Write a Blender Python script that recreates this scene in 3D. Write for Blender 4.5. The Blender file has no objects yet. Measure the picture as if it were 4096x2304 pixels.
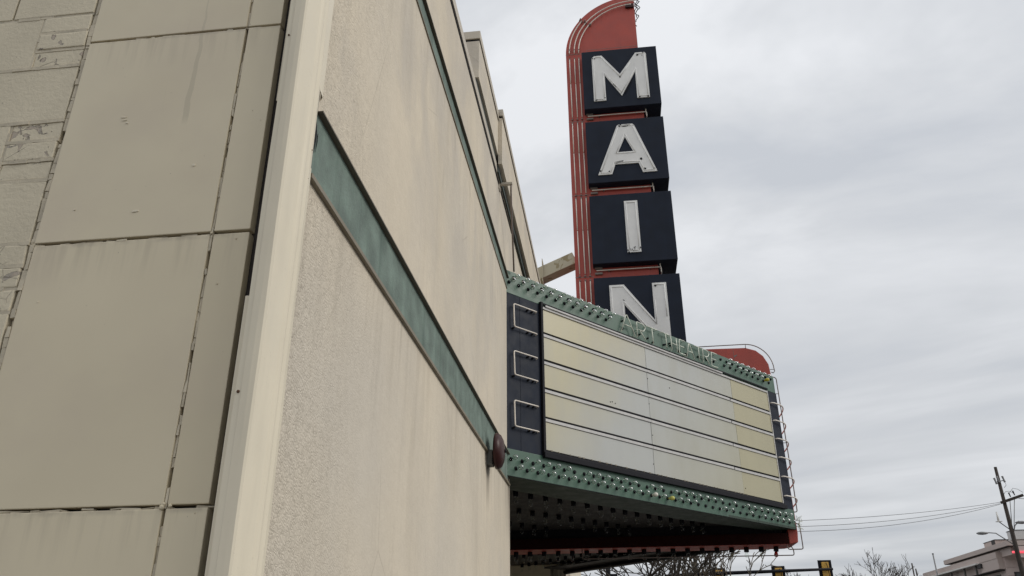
import bpy, bmesh, math, random
from mathutils import Vector, Matrix, noise

random.seed(7)
scene = bpy.context.scene
COL = scene.collection
PI = math.pi

# ------------------------------------------------------------------ camera
cam_data = bpy.data.cameras.new("camera")
cam = bpy.data.objects.new("camera", cam_data)
COL.objects.link(cam)
cam_data.sensor_width = 36.0
cam_data.lens = 28.31
cam_data.clip_start = 0.05
cam_data.clip_end = 2000.0
right = Vector((0.992181, 0.124669, -0.005882))
up = Vector((0.057942, -0.418371, 0.906426))
fwd = Vector((-0.110543, 0.899680, 0.422323))
cam.matrix_world = Matrix(((right.x, up.x, -fwd.x, 1.1673),
                           (right.y, up.y, -fwd.y, -2.6598),
                           (right.z, up.z, -fwd.z, 1.6),
                           (0, 0, 0, 1)))
scene.camera = cam

# ------------------------------------------------------------------ sky
SUN_DIR = Vector((0.84, -0.10, 0.56)).normalized()
sun_el = math.asin(SUN_DIR.z)
sun_az = math.atan2(SUN_DIR.x, SUN_DIR.y)
world = bpy.data.worlds.new("World")
scene.world = world
world.use_nodes = True
nt = world.node_tree
nt.nodes.clear()
def wn(t, **kw):
    n = nt.nodes.new(t)
    for k, v in kw.items():
        setattr(n, k, v)
    return n
out = wn("ShaderNodeOutputWorld")
bg = wn("ShaderNodeBackground")
bg.inputs["Strength"].default_value = 0.1
sky = wn("ShaderNodeTexSky", sky_type='NISHITA', sun_disc=False)
sky.sun_elevation = sun_el
sky.sun_rotation = sun_az
tc = wn("ShaderNodeTexCoord")
sep = wn("ShaderNodeSeparateXYZ")
nt.links.new(tc.outputs["Generated"], sep.inputs[0])
def wmath(op, a, b=None):
    n = wn("ShaderNodeMath", operation=op)
    for i, v in enumerate((a, b)):
        if v is None:
            continue
        if isinstance(v, (int, float)):
            n.inputs[i].default_value = v
        else:
            nt.links.new(v, n.inputs[i])
    return n.outputs[0]
zc = wmath('MAXIMUM', sep.outputs[2], 0.02)
den = wmath('ADD', zc, 0.10)
px = wmath('DIVIDE', sep.outputs[0], den)
py = wmath('DIVIDE', sep.outputs[1], den)
comb = wn("ShaderNodeCombineXYZ")
nt.links.new(px, comb.inputs[0]); nt.links.new(py, comb.inputs[1])
def wnoise(scale, rot, stretch, detail, rough, offs):
    m0 = wn("ShaderNodeMapping")
    m0.inputs["Rotation"].default_value = (0, 0, rot)
    nt.links.new(comb.outputs[0], m0.inputs[0])
    mp = wn("ShaderNodeMapping")
    mp.inputs["Scale"].default_value = stretch
    mp.inputs["Location"].default_value = offs
    nt.links.new(m0.outputs[0], mp.inputs[0])
    n = wn("ShaderNodeTexNoise")
    n.inputs["Scale"].default_value = scale
    n.inputs["Detail"].default_value = detail
    n.inputs["Roughness"].default_value = rough
    n.inputs["Distortion"].default_value = 0.35
    nt.links.new(mp.outputs[0], n.inputs["Vector"])
    return n.outputs["Fac"]
streak = wnoise(1.15, math.radians(24), (0.55, 1.35, 1), 4.0, 0.54, (3.1, 1.7, 0))
blob = wnoise(1.5, math.radians(28), (0.7, 1.0, 1), 6.0, 0.56, (2.3, 5.2, 0))
# streaks belong to the low sky, soft billows higher up
mixf = wn("ShaderNodeMapRange")
nt.links.new(sep.outputs[2], mixf.inputs["Value"])
mixf.inputs["From Min"].default_value = 0.15
mixf.inputs["From Max"].default_value = 0.55
mixn = wn("ShaderNodeMix", data_type='FLOAT')
nt.links.new(mixf.outputs[0], mixn.inputs["Factor"])
blob = wmath('ADD', wmath('MULTIPLY', wmath('SUBTRACT', blob, 0.5), 1.55), 0.53)
big = wnoise(0.42, math.radians(40), (0.8, 1.0, 1), 2.0, 0.5, (0.4, 3.3, 0))
bigo = wmath('MULTIPLY', wmath('SUBTRACT', big, 0.5), 0.42)
streak = wmath('ADD', streak, bigo); blob = wmath('ADD', blob, bigo)
nt.links.new(streak, mixn.inputs["A"]); nt.links.new(blob, mixn.inputs["B"])
ramp = wn("ShaderNodeValToRGB")
ramp.color_ramp.elements[0].position = 0.33
ramp.color_ramp.elements[0].color = (0.545, 0.57, 0.61, 1)
ramp.color_ramp.elements[1].position = 0.66
ramp.color_ramp.elements[1].color = (0.76, 0.775, 0.80, 1)
e = ramp.color_ramp.elements.new(0.5)
e.color = (0.64, 0.658, 0.685, 1)
nt.links.new(mixn.outputs["Result"], ramp.inputs[0])
# overcast sky: brighter towards the zenith
grad = wn("ShaderNodeMapRange")
nt.links.new(zc, grad.inputs["Value"])
grad.inputs["From Min"].default_value = 0.0
grad.inputs["From Max"].default_value = 1.0
grad.inputs["To Min"].default_value = 9.2
grad.inputs["To Max"].default_value = 12.8
vm = wn("ShaderNodeVectorMath", operation='SCALE')
nt.links.new(ramp.outputs[0], vm.inputs[0]); nt.links.new(grad.outputs[0], vm.inputs["Scale"])
mixc = wn("ShaderNodeMix", data_type='RGBA')
mixc.inputs["Factor"].default_value = 0.94
nt.links.new(sky.outputs[0], mixc.inputs["A"]); nt.links.new(vm.outputs[0], mixc.inputs["B"])
nt.links.new(mixc.outputs["Result"], bg.inputs[0])
nt.links.new(bg.outputs[0], out.inputs[0])

sun_data = bpy.data.lights.new("sun", 'SUN')
sun_data.energy = 1.5
sun_data.angle = math.radians(28)
sun_data.color = (1.0, 0.95, 0.87)
sun = bpy.data.objects.new("sun", sun_data)
COL.objects.link(sun)
sun.rotation_euler = (-SUN_DIR).to_track_quat('-Z', 'Y').to_euler()

vs = scene.view_settings
vs.view_transform = 'Standard'
vs.look = 'None'
vs.exposure = 0.0
vs.gamma = 1.0
vs.use_curve_mapping = False

# ------------------------------------------------------------------ materials
class Mat:
    def __init__(self, name):
        self.m = bpy.data.materials.new(name)
        self.m.use_nodes = True
        self.nt = self.m.node_tree
        self.b = self.nt.nodes["Principled BSDF"]
        self.out = self.nt.nodes["Material Output"]
        self.tc = self.nt.nodes.new("ShaderNodeTexCoord")
    def n(self, t, **kw):
        x = self.nt.nodes.new(t)
        for k, v in kw.items():
            setattr(x, k, v)
        return x
    def l(self, a, b):
        self.nt.links.new(a, b)
    def noise(self, scale, detail=4, rough=0.55, stretch=(1, 1, 1), loc=(0, 0, 0), dist=0.0):
        mp = self.n("ShaderNodeMapping")
        mp.inputs["Scale"].default_value = stretch
        mp.inputs["Location"].default_value = loc
        self.l(self.tc.outputs["Object"], mp.inputs[0])
        x = self.n("ShaderNodeTexNoise")
        x.inputs["Scale"].default_value = scale
        x.inputs["Detail"].default_value = detail
        x.inputs["Roughness"].default_value = rough
        x.inputs["Distortion"].default_value = dist
        self.l(mp.outputs[0], x.inputs["Vector"])
        return x.outputs["Fac"]
    def voronoi(self, scale, feature='F1', stretch=(1, 1, 1)):
        mp = self.n("ShaderNodeMapping")
        mp.inputs["Scale"].default_value = stretch
        self.l(self.tc.outputs["Object"], mp.inputs[0])
        x = self.n("ShaderNodeTexVoronoi", feature=feature)
        x.inputs["Scale"].default_value = scale
        self.l(mp.outputs[0], x.inputs["Vector"])
        return x.outputs["Distance"]
    def ramp(self, fac, a, b, lo=0.0, hi=1.0):
        r = self.n("ShaderNodeMapRange", clamp=True)
        r.inputs["From Min"].default_value = a
        r.inputs["From Max"].default_value = b
        r.inputs["To Min"].default_value = lo
        r.inputs["To Max"].default_value = hi
        self.l(fac, r.inputs["Value"])
        return r.outputs[0]
    def math(self, op, a, b):
        x = self.n("ShaderNodeMath", operation=op)
        for i, v in enumerate((a, b)):
            if isinstance(v, (int, float)):
                x.inputs[i].default_value = v
            else:
                self.l(v, x.inputs[i])
        return x.outputs[0]
    def mix(self, fac, a, b, blend='MIX'):
        x = self.n("ShaderNodeMix", data_type='RGBA', blend_type=blend)
        if isinstance(fac, (int, float)):
            x.inputs["Factor"].default_value = fac
        else:
            self.l(fac, x.inputs["Factor"])
        for nm, v in (("A", a), ("B", b)):
            if isinstance(v, tuple):
                x.inputs[nm].default_value = (*v, 1) if len(v) == 3 else v
            else:
                self.l(v, x.inputs[nm])
        return x.outputs["Result"]
    def base(self, c):
        if isinstance(c, tuple):
            self.b.inputs["Base Color"].default_value = (*c, 1)
        else:
            self.l(c, self.b.inputs["Base Color"])
    def rough(self, v):
        if isinstance(v, (int, float)):
            self.b.inputs["Roughness"].default_value = v
        else:
            self.l(v, self.b.inputs["Roughness"])
    def bump(self, h, strength=0.3, dist=0.01, prev=None):
        x = self.n("ShaderNodeBump")
        x.inputs["Strength"].default_value = strength
        x.inputs["Distance"].default_value = dist
        self.l(h, x.inputs["Height"])
        if prev is not None:
            self.l(prev, x.inputs["Normal"])
        self.l(x.outputs[0], self.b.inputs["Normal"])
        return x.outputs[0]
    def objrand(self):
        return self.n("ShaderNodeObjectInfo").outputs["Random"]

def sc(c, k):
    return tuple(min(1.0, v * k) for v in c)

def weathered(name, c, rough=0.5, var=0.12, dirt=0.25, scale=3.0, streak=True, bump=0.1, metal=0.0, fine=60, dirtc=None):
    M = Mat(name)
    big = M.ramp(M.noise(scale, 5, 0.6), 0.3, 0.7)
    col = M.mix(big, sc(c, 1 - var), sc(c, 1 + var))
    if streak:
        st = M.ramp(M.noise(7, 4, 0.6, (1, 1, 0.12), (3, 1, 2)), 0.52, 0.75, 0, dirt)
        col = M.mix(st, col, dirtc or sc(c, 0.45))
    sp = M.ramp(M.noise(fine, 3, 0.6), 0.66, 0.74, 0, dirt)
    col = M.mix(sp, col, sc(c, 0.5))
    M.base(col)
    M.rough(M.ramp(M.noise(scale * 2, 3), 0.3, 0.7, rough * 0.85, min(1, rough * 1.2)))
    M.b.inputs["Metallic"].default_value = metal
    if bump:
        M.bump(M.noise(fine, 4, 0.6), bump, 0.004)
    return M.m

PAINT = (0.63, 0.56, 0.42)

def mat_stucco():
    M = Mat("cream_stucco")
    c = (0.66, 0.583, 0.462)
    big = M.ramp(M.noise(0.9, 5, 0.6, (1, 1, 0.8)), 0.3, 0.72)
    col = M.mix(big, sc(c, 0.88), sc(c, 1.06))
    # warm / grey patches of old paint
    col = M.mix(M.ramp(M.noise(0.55, 3, 0.5, (1, 1, 1), (4, 2, 9)), 0.42, 0.7, 0, 0.6), col, (0.55, 0.51, 0.445))
    # rain streaks
    st = M.ramp(M.noise(3.2, 5, 0.62, (1, 1.6, 0.16), (0, 3, 0), 1.1), 0.52, 0.76, 0, 0.24)
    col = M.mix(st, col, (0.36, 0.315, 0.25))
    st2 = M.ramp(M.noise(9, 4, 0.6, (1, 1.5, 0.10), (0, 9, 5), 0.6), 0.62, 0.78, 0, 0.16)
    col = M.mix(st2, col, (0.30, 0.26, 0.20))
    # knobbly hand-thrown texture: colour darkens in the valleys between the lumps
    wv = M.n("ShaderNodeTexNoise")
    wv.inputs["Scale"].default_value = 22
    wv.inputs["Detail"].default_value = 3
    M.l(M.tc.outputs["Object"], wv.inputs["Vector"])
    ad = M.n("ShaderNodeVectorMath", operation='MULTIPLY_ADD')
    M.l(wv.outputs["Color"], ad.inputs[0]); ad.inputs[1].default_value = (0.0, 0.035, 0.035)
    M.l(M.tc.outputs["Object"], ad.inputs[2])
    sk = M.n("ShaderNodeMapping")
    sk.inputs["Rotation"].default_value = (math.radians(32), 0, 0)
    M.l(ad.outputs[0], sk.inputs[0])
    st_ = M.n("ShaderNodeMapping")
    st_.inputs["Scale"].default_value = (0.3, 0.62, 1.25)
    M.l(sk.outputs[0], st_.inputs[0])
    vo = M.n("ShaderNodeTexVoronoi", feature='DISTANCE_TO_EDGE')
    vo.inputs["Scale"].default_value = 68
    M.l(st_.outputs[0], vo.inputs["Vector"])
    pit = vo.outputs["Distance"]
    gate = M.ramp(M.noise(26, 4, 0.6, (1, 1, 1), (5, 5, 5)), 0.42, 0.58)
    sep = M.n("ShaderNodeSeparateXYZ")
    M.l(M.tc.outputs["Object"], sep.inputs[0])
    yy, zz = sep.outputs[1], sep.outputs[2]
    # the coarse hand-thrown patch lies beside the corner, the rest was floated smoother
    ywob = M.math('ADD', yy, M.math('MULTIPLY', M.noise(1.7, 4, 0.6, (1, 1, 1), (7, 7, 7)), 1.1))
    coarse = M.ramp(ywob, 0.50, 1.70, 1.0, 0.14)
    col = M.mix(M.math('MULTIPLY', M.ramp(M.noise(1.4, 5, 0.6, (1, 1, 0.7), (9, 4, 1), 0.8), 0.46, 0.66), M.ramp(zz, 3.6, 5.2, 0.25, 0.75)), col, (0.50, 0.455, 0.39))
    pits = M.math('MULTIPLY', M.math('MULTIPLY', M.ramp(pit, 0.10, 0.02, 0, 0.60), gate), coarse)
    crack = M.ramp(M.voronoi(1.3, 'DISTANCE_TO_EDGE', (1, 0.8, 0.45)), 0.0045, 0.0)
    cg = M.math('MULTIPLY', crack, M.ramp(M.noise(1.1, 3, 0.5, (1, 1, 1), (3, 8, 2)), 0.50, 0.60))
    col = M.mix(M.math('MULTIPLY', cg, 0.45), col, (0.28, 0.24, 0.18))
    # drips under the lower trim, a stain below the bell, darker where the marquee meets the wall
    drip = M.math('MULTIPLY', M.ramp(zz, 2.55, 3.40), M.ramp(zz, 3.46, 3.42))
    dn = M.ramp(M.noise(6.5, 4, 0.6, (1, 1.4, 0.07), (2, 2, 2), 0.3), 0.50, 0.70)
    col = M.mix(M.math('MULTIPLY', M.math('MULTIPLY', drip, dn), 0.26), col, (0.21, 0.18, 0.135))
    drip2 = M.math('MULTIPLY', M.ramp(zz, 4.6, 5.75), M.ramp(zz, 5.82, 5.78))
    col = M.mix(M.math('MULTIPLY', M.math('MULTIPLY', drip2, dn), 0.28), col, (0.24, 0.205, 0.155))
    wall_end_dark = M.math('MULTIPLY', M.math('MULTIPLY', M.ramp(yy, 6.0, 6.45), M.ramp(zz, 2.7, 3.3)), M.ramp(zz, 3.6, 3.5))
    col = M.mix(M.math('MULTIPLY', wall_end_dark, M.ramp(M.noise(8, 4, 0.6, (1, 1, 0.2)), 0.35, 0.65)), col, (0.13, 0.11, 0.085))
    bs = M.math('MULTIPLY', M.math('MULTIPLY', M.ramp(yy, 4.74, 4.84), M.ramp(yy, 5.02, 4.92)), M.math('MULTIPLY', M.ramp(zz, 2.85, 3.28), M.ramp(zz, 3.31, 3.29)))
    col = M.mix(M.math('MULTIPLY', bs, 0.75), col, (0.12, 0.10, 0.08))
    col = M.mix(pits, col, (0.22, 0.19, 0.145))
    M.base(col)
    M.rough(0.88)
    b1 = M.bump(M.math('MULTIPLY', M.math('ADD', M.ramp(pit, 0.0, 0.28), M.noise(110, 3, 0.6)), coarse), 0.55, 0.0045)
    M.bump(M.noise(9, 4, 0.6), 0.25, 0.02, b1)
    return M.m

def mat_painted_masonry(name, peel=True, smooth=False):
    M = Mat(name)
    c = PAINT
    col = M.mix(M.ramp(M.noise(3, 4), 0.3, 0.7), sc(c, 0.9), sc(c, 1.05))
    h = M.noise(45, 5, 0.65)
    if peel:
        mp = M.n("ShaderNodeVectorMath", operation='ADD')
        M.l(M.tc.outputs["Object"], mp.inputs[0])
        oi = M.n("ShaderNodeObjectInfo")
        M.l(oi.outputs["Location"], mp.inputs[1])
        nz = M.n("ShaderNodeTexNoise")
        nz.inputs["Scale"].default_value = 13
        nz.inputs["Detail"].default_value = 5
        nz.inputs["Roughness"].default_value = 0.6
        nz.inputs["Distortion"].default_value = 0.7
        M.l(mp.outputs[0], nz.inputs["Vector"])
        f = nz.outputs["Fac"]
        lip = M.math('MULTIPLY', M.ramp(f, 0.602, 0.612), M.ramp(f, 0.628, 0.616))
        bare = M.ramp(f, 0.612, 0.622)
        col = M.mix(bare, col, M.mix(M.ramp(M.noise(30, 3), 0.4, 0.6), (0.46, 0.385, 0.305), (0.37, 0.33, 0.275)))
        col = M.mix(M.math('MULTIPLY', lip, 0.9), col, (0.10, 0.085, 0.065))
        crack = M.ramp(M.voronoi(9, 'DISTANCE_TO_EDGE', (1, 1, 1.6)), 0.014, 0.0, 0, 1)
        gate = M.ramp(M.noise(5, 3, 0.5, (1, 1, 1), (2, 2, 2)), 0.52, 0.6)
        ck = M.math('MULTIPLY', crack, gate)
        col = M.mix(M.math('MULTIPLY', ck, 0.7), col, (0.12, 0.10, 0.075))
        hh = M.math('SUBTRACT', h, M.math('MULTIPLY', bare, 0.6))
        h = M.math('SUBTRACT', hh, M.math('MULTIPLY', ck, 0.8))
    else:
        spk = M.ramp(M.noise(38, 4, 0.6), 0.70, 0.74, 0, 0.6)
        col = M.mix(spk, col, (0.22, 0.19, 0.15))
    M.base(col)
    M.rough(0.7)
    M.bump(h, 0.6, 0.006)
    return M.m

def mat_panel():
    M = Mat("painted_tile_panel")
    c = (0.63, 0.555, 0.40)
    col = M.mix(M.ramp(M.noise(1.1, 3, 0.5), 0.3, 0.7), sc(c, 0.94), sc(c, 1.05))
    col = M.mix(M.objrand(), M.mix(1.0, col, (0.93, 0.92, 0.90), 'MULTIPLY'), M.mix(1.0, col, (1.04, 1.04, 1.05), 'MULTIPLY'))
    col = M.mix(M.ramp(M.noise(1.6, 4, 0.55, (1, 1, 1), (3, 3, 3)), 0.5, 0.72, 0, 0.5), col, (0.56, 0.475, 0.365))
    st = M.ramp(M.noise(9, 4, 0.6, (1.6, 1, 0.07), (1.2, 0, 5)), 0.66, 0.74, 0, 0.26)
    col = M.mix(st, col, sc(c, 0.66))
    sp_ = M.n("ShaderNodeSeparateXYZ")
    M.l(M.tc.outputs["Object"], sp_.inputs[0])
    px_, pz_ = sp_.outputs[0], sp_.outputs[2]
    # grime washed out of each horizontal joint
    fr = M.math('FRACT', M.math('DIVIDE', M.math('SUBTRACT', pz_, 0.075), 0.9925), 0.0)
    run = M.math('MULTIPLY', M.ramp(fr, 0.80, 0.985), M.ramp(M.noise(26, 4, 0.6, (1, 1, 0.06), (4, 0, 2)), 0.48, 0.66))
    col = M.mix(M.math('MULTIPLY', run, 0.26), col, (0.27, 0.23, 0.17))
    edge = M.math('MULTIPLY', M.ramp(fr, 0.972, 0.992), M.ramp(M.noise(14, 3, 0.6), 0.4, 0.6))
    col = M.mix(M.math('MULTIPLY', edge, 0.45), col, (0.20, 0.17, 0.13))
    # the old water stain running down one tile
    wx = M.math('ABSOLUTE', M.math('SUBTRACT', M.math('ADD', px_, M.math('MULTIPLY', M.math('SUBTRACT', M.noise(7, 3), 0.5), 0.03)), -0.452), 0.0)
    wide = M.ramp(pz_, 3.66, 4.2, 0.013, 0.003)
    stn = M.math('MULTIPLY', M.math('LESS_THAN', wx, wide), M.math('MULTIPLY', M.ramp(pz_, 3.555, 3.60), M.ramp(pz_, 4.9, 3.9, 0.35, 1.0)))
    col = M.mix(M.math('MULTIPLY', stn, 0.34), col, (0.36, 0.325, 0.235))
    chip = M.ramp(M.noise(17, 2, 0.5, (1, 1, 1), (8, 1, 3)), 0.775, 0.79, 0, 1)
    col = M.mix(chip, col, (0.62, 0.58, 0.48))
    spk = M.ramp(M.noise(52, 3, 0.6), 0.755, 0.775, 0, 0.8)
    col = M.mix(spk, col, (0.17, 0.14, 0.10))
    M.base(col)
    M.rough(M.ramp(M.noise(4, 4), 0.3, 0.7, 0.36, 0.52))
    b1 = M.bump(M.noise(5, 3, 0.5), 0.06, 0.02)
    M.bump(M.noise(160, 2), 0.04, 0.002, b1)
    return M.m

def mat_bulb_glass(nm, lo=0.06, hi=0.95):
    M = Mat(nm)
    tr = M.n("ShaderNodeBsdfTransparent")
    tr.inputs[0].default_value = (0.93, 0.95, 0.93, 1)
    gl = M.n("ShaderNodeBsdfGlossy")
    gl.inputs["Roughness"].default_value = 0.06
    gl.inputs[0].default_value = (1, 1, 1, 1)
    lw = M.n("ShaderNodeLayerWeight")
    lw.inputs[0].default_value = 0.45
    f = M.ramp(lw.outputs["Facing"], 0.16, 0.68, lo, hi)
    mx = M.n("ShaderNodeMixShader")
    M.l(f, mx.inputs[0]); M.l(tr.outputs[0], mx.inputs[1]); M.l(gl.outputs[0], mx.inputs[2])
    M.l(mx.outputs[0], M.out.inputs[0])
    return M.m

def mat_board(name, yellow, grey, s0, s1, rev=False):
    """aged acrylic: yellowed towards the end of the board, along world x"""
    M = Mat(name)
    sx = M.n("ShaderNodeSeparateXYZ")
    M.l(M.tc.outputs["Object"], sx.inputs[0])
    wob = M.math('ADD', sx.outputs[0], M.math('MULTIPLY', M.math('SUBTRACT', M.noise(1.3, 4, 0.6), 0.5), 0.7))
    wob = M.math('SUBTRACT', wob, M.math('MULTIPLY', M.math('SUBTRACT', sx.outputs[2], 1.0), 0.52))
    f = M.ramp(wob, s0, s1)
    col = M.mix(f, yellow, grey)
    col = M.mix(M.ramp(M.noise(2.2, 5, 0.6, (1, 1, 0.35)), 0.45, 0.75, 0, 0.35), col, sc(grey, 0.82))
    col = M.mix(M.ramp(M.noise(42, 3, 0.6), 0.755, 0.775, 0, 0.6), col, (0.14, 0.12, 0.08))
    M.base(col)
    M.rough(0.32)
    M.bump(M.noise(2.5, 3), 0.05, 0.03)
    return M.m

def plain(name, c, rough=0.5, metal=0.0):
    M = Mat(name)
    k = M.noise(25, 4, 0.6)
    M.base(M.mix(M.ramp(k, 0.3, 0.7), sc(c, 0.82), sc(c, 1.12)))
    M.rough(rough)
    M.b.inputs["Metallic"].default_value = metal
    M.bump(k, 0.08, 0.003)
    return M.m

MT = {}
MT['stucco'] = mat_stucco()
MT['panel'] = mat_panel()
MT['brick'] = mat_painted_masonry("painted_brick", True)
MT['block'] = mat_painted_masonry("painted_block", False)
MT['mortar'] = weathered("painted_mortar", (0.53, 0.47, 0.36), 0.9, 0.2, 0.5, 8, False, 0.6)
MT['dark_gap'] = plain("dark_backing", (0.055, 0.048, 0.045), 0.9)
MT['trim'] = weathered("cream_flashing", (0.71, 0.645, 0.51), 0.42, 0.04, 0.16, 2.5, True, 0.03)
MT['trim'].node_tree.nodes['Principled BSDF'].inputs['Specular IOR Level'].default_value = 0.28
MT['bronze'] = weathered("bronze_trim", (0.115, 0.095, 0.068), 0.55, 0.15, 0.3, 4, False, 0.1)
MT['bronze_light'] = weathered("olive_trim", (0.20, 0.172, 0.125), 0.55, 0.15, 0.35, 4, False, 0.1)
MT['teal'] = weathered("teal_band_paint", (0.152, 0.200, 0.172), 0.85, 0.34, 0.8, 6, True, 0.7, 0, 70, (0.07, 0.11, 0.09))
MT['teal_dark'] = weathered('dark_teal_paint', (0.060, 0.075, 0.068), 0.8, 0.2, 0.4, 6, True, 0.3)  # darker teal for the strips beneath the parapet blocks
MT['coping'] = weathered("cream_coping", (0.50, 0.45, 0.37), 0.5, 0.06, 0.25, 2, True, 0.05)
MT['green'] = weathered("green_enamel", (0.052, 0.115, 0.080), 0.42, 0.14, 0.35, 5, True, 0.08, 0, 45, (0.04, 0.085, 0.062))
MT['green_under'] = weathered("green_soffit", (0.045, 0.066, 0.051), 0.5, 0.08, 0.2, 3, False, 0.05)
MT['navy'] = weathered("navy_enamel", (0.012, 0.017, 0.030), 0.55, 0.2, 0.2, 4, True, 0.05)
MT['navy'].node_tree.nodes['Principled BSDF'].inputs['Specular IOR Level'].default_value = 0.18
MT['black'] = plain("black_metal", (0.010, 0.010, 0.014), 0.6)
MT['black'].node_tree.nodes['Principled BSDF'].inputs['Specular IOR Level'].default_value = 0.15
MT['red'] = weathered("faded_red_enamel", (0.40, 0.066, 0.046), 0.5, 0.10, 0.30, 3, True, 0.06, 0, 50, (0.17, 0.04, 0.035))
MT['maroon'] = weathered("shade_dark_red_enamel", (0.024, 0.005, 0.004), 0.8, 0.12, 0.35, 4, False, 0.08)  # keel red darkened to near black: the marquee's shade put into the colour
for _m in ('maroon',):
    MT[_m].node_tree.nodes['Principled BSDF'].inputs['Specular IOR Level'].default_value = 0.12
MT['letter'] = weathered("white_letter_enamel", (0.76, 0.755, 0.735), 0.4, 0.05, 0.22, 4, True, 0.05, 0, 40, (0.45, 0.44, 0.42))
MT['letter_edge'] = weathered("worn_letter_edge", (0.62, 0.60, 0.55), 0.45, 0.12, 0.5, 9, False, 0.1)
MT['neon'] = weathered("unlit_neon_tube", (0.76, 0.70, 0.62), 0.22, 0.08, 0.2, 12, False, 0.0)
MT['neon_dirty'] = weathered("dirty_tube_letter", (0.68, 0.72, 0.62), 0.35, 0.25, 0.55, 20, False, 0.1, 0, 70, (0.15, 0.2, 0.15))
MT['neon_dark'] = weathered("weathered_tube", (0.20, 0.16, 0.14), 0.35, 0.2, 0.4, 12, False, 0.0)
MT['glass_bulb'] = mat_bulb_glass('clear_bulb_glass')
MT['low_gloss_bulb'] = mat_bulb_glass('low_gloss_bulb_glass', 0.02, 0.22)  # bulb glass with weaker reflections, for soffit and keel bulbs
MT['white_bulb'] = plain("white_bulb", (0.80, 0.78, 0.70), 0.25)
MT['yellow_bulb'] = plain("yellow_bulb", (0.55, 0.47, 0.05), 0.25)
MT['lime_bulb'] = plain("lime_bulb", (0.58, 0.56, 0.14), 0.25)
MT['red_bulb'] = plain("red_bulb", (0.42, 0.03, 0.02), 0.2)
MT['rail'] = weathered("aluminium_rail", (0.50, 0.49, 0.48), 0.45, 0.1, 0.45, 8, False, 0.1, 0.0, 60, (0.12, 0.11, 0.10))
Y_, G_ = (0.50, 0.455, 0.30), (0.455, 0.465, 0.445)
MT['board_a'] = mat_board("aged_acrylic_left", Y_, G_, -1.15, -0.15)
MT['board_b'] = mat_board("aged_acrylic_middle", G_, (0.43, 0.41, 0.30), 0.3, 2.1)
MT['board_c'] = mat_board("aged_acrylic_right", (0.445, 0.41, 0.27), (0.42, 0.39, 0.26), 1.5, 2.4)
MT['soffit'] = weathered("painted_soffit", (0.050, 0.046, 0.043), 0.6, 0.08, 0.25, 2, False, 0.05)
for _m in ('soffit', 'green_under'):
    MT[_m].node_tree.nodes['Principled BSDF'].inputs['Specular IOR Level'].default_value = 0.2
MT['bell'] = weathered("maroon_bell", (0.040, 0.013, 0.012), 0.34, 0.12, 0.2, 6, False, 0.02)
MT['bell'].node_tree.nodes['Principled BSDF'].inputs['Specular IOR Level'].default_value = 0.25
MT['grey_box'] = weathered("weathered_grey_metal", (0.14, 0.135, 0.125), 0.6, 0.25, 0.5, 14, False, 0.2)
MT['strut'] = None
MT['rust'] = plain("rusty_screw", (0.10, 0.045, 0.02), 0.8)
MT['wire'] = plain("black_cable", (0.02, 0.02, 0.022), 0.6)
MT['bark'] = weathered("bare_bark", (0.045, 0.036, 0.028), 0.9, 0.25, 0.3, 6, False, 0.3)
MT['bark_light'] = weathered("pale_bark", (0.13, 0.105, 0.075), 0.9, 0.25, 0.3, 6, False, 0.3)
MT['pole_wood'] = weathered("creosote_wood", (0.040, 0.031, 0.025), 0.9, 0.3, 0.4, 5, True, 0.3)
MT['pole_grey'] = weathered("galvanised_grey", (0.22, 0.22, 0.22), 0.5, 0.15, 0.3, 6, False, 0.1)
MT['signal_yellow'] = plain("signal_yellow", (0.60, 0.35, 0.06), 0.5)
MT['taupe'] = weathered("taupe_fascia", (0.50, 0.415, 0.375), 0.6, 0.05, 0.12, 1, False, 0.05)
MT['taupe_light'] = weathered("pinkish_wall", (0.60, 0.50, 0.465), 0.7, 0.06, 0.15, 1, False, 0.08)
MT['white_edge'] = plain("white_gutter", (0.72, 0.70, 0.66), 0.5)
MT['roof_dark'] = plain("dark_roof_trim", (0.035, 0.032, 0.032), 0.7)
MT['ac'] = weathered("rooftop_unit_metal", (0.50, 0.50, 0.49), 0.45, 0.08, 0.2, 2, False, 0.05)
MT['asphalt'] = weathered("asphalt", (0.042, 0.042, 0.044), 0.9, 0.15, 0.2, 1.5, False, 0.4, 0, 80)
MT['concrete'] = weathered("sidewalk_concrete", (0.15, 0.145, 0.135), 0.85, 0.12, 0.25, 1.2, False, 0.3, 0, 60)
MT['earth'] = weathered("winter_ground", (0.12, 0.11, 0.08), 0.95, 0.2, 0.3, 0.5, False, 0.2)
MT['paint_yellow'] = plain("road_paint_yellow", (0.55, 0.38, 0.05), 0.7)
MT['paint_white'] = plain("road_paint_white", (0.7, 0.7, 0.68), 0.7)
MT['window'] = plain("dark_glass", (0.02, 0.022, 0.025), 0.08)
MT['chrome'] = plain("door_frame_metal", (0.35, 0.34, 0.32), 0.35, 0.8)

def mat_strut():
    M = Mat("peeling_cream_paint")
    f = M.noise(7, 4, 0.6, (1, 1, 1), (1, 2, 3), 0.5)
    k = M.ramp(f, 0.60, 0.61)
    col = M.mix(k, (0.50, 0.45, 0.33), (0.33, 0.27, 0.16))
    k2 = M.ramp(M.noise(12, 4, 0.6), 0.66, 0.68, 0, 1)
    col = M.mix(k2, col, (0.30, 0.255, 0.17))
    M.base(col); M.rough(0.7)
    M.bump(f, 0.3, 0.01)
    return M.m
MT['strut'] = mat_strut()

def mat_neon_red():
    M = Mat("lit_red_neon")
    M.base((0.8, 0.1, 0.12))
    M.b.inputs["Emission Color"].default_value = (1.0, 0.10, 0.14, 1)
    M.b.inputs["Emission Strength"].default_value = 0.9
    return M.m
MT['neon_red'] = mat_neon_red()

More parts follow.
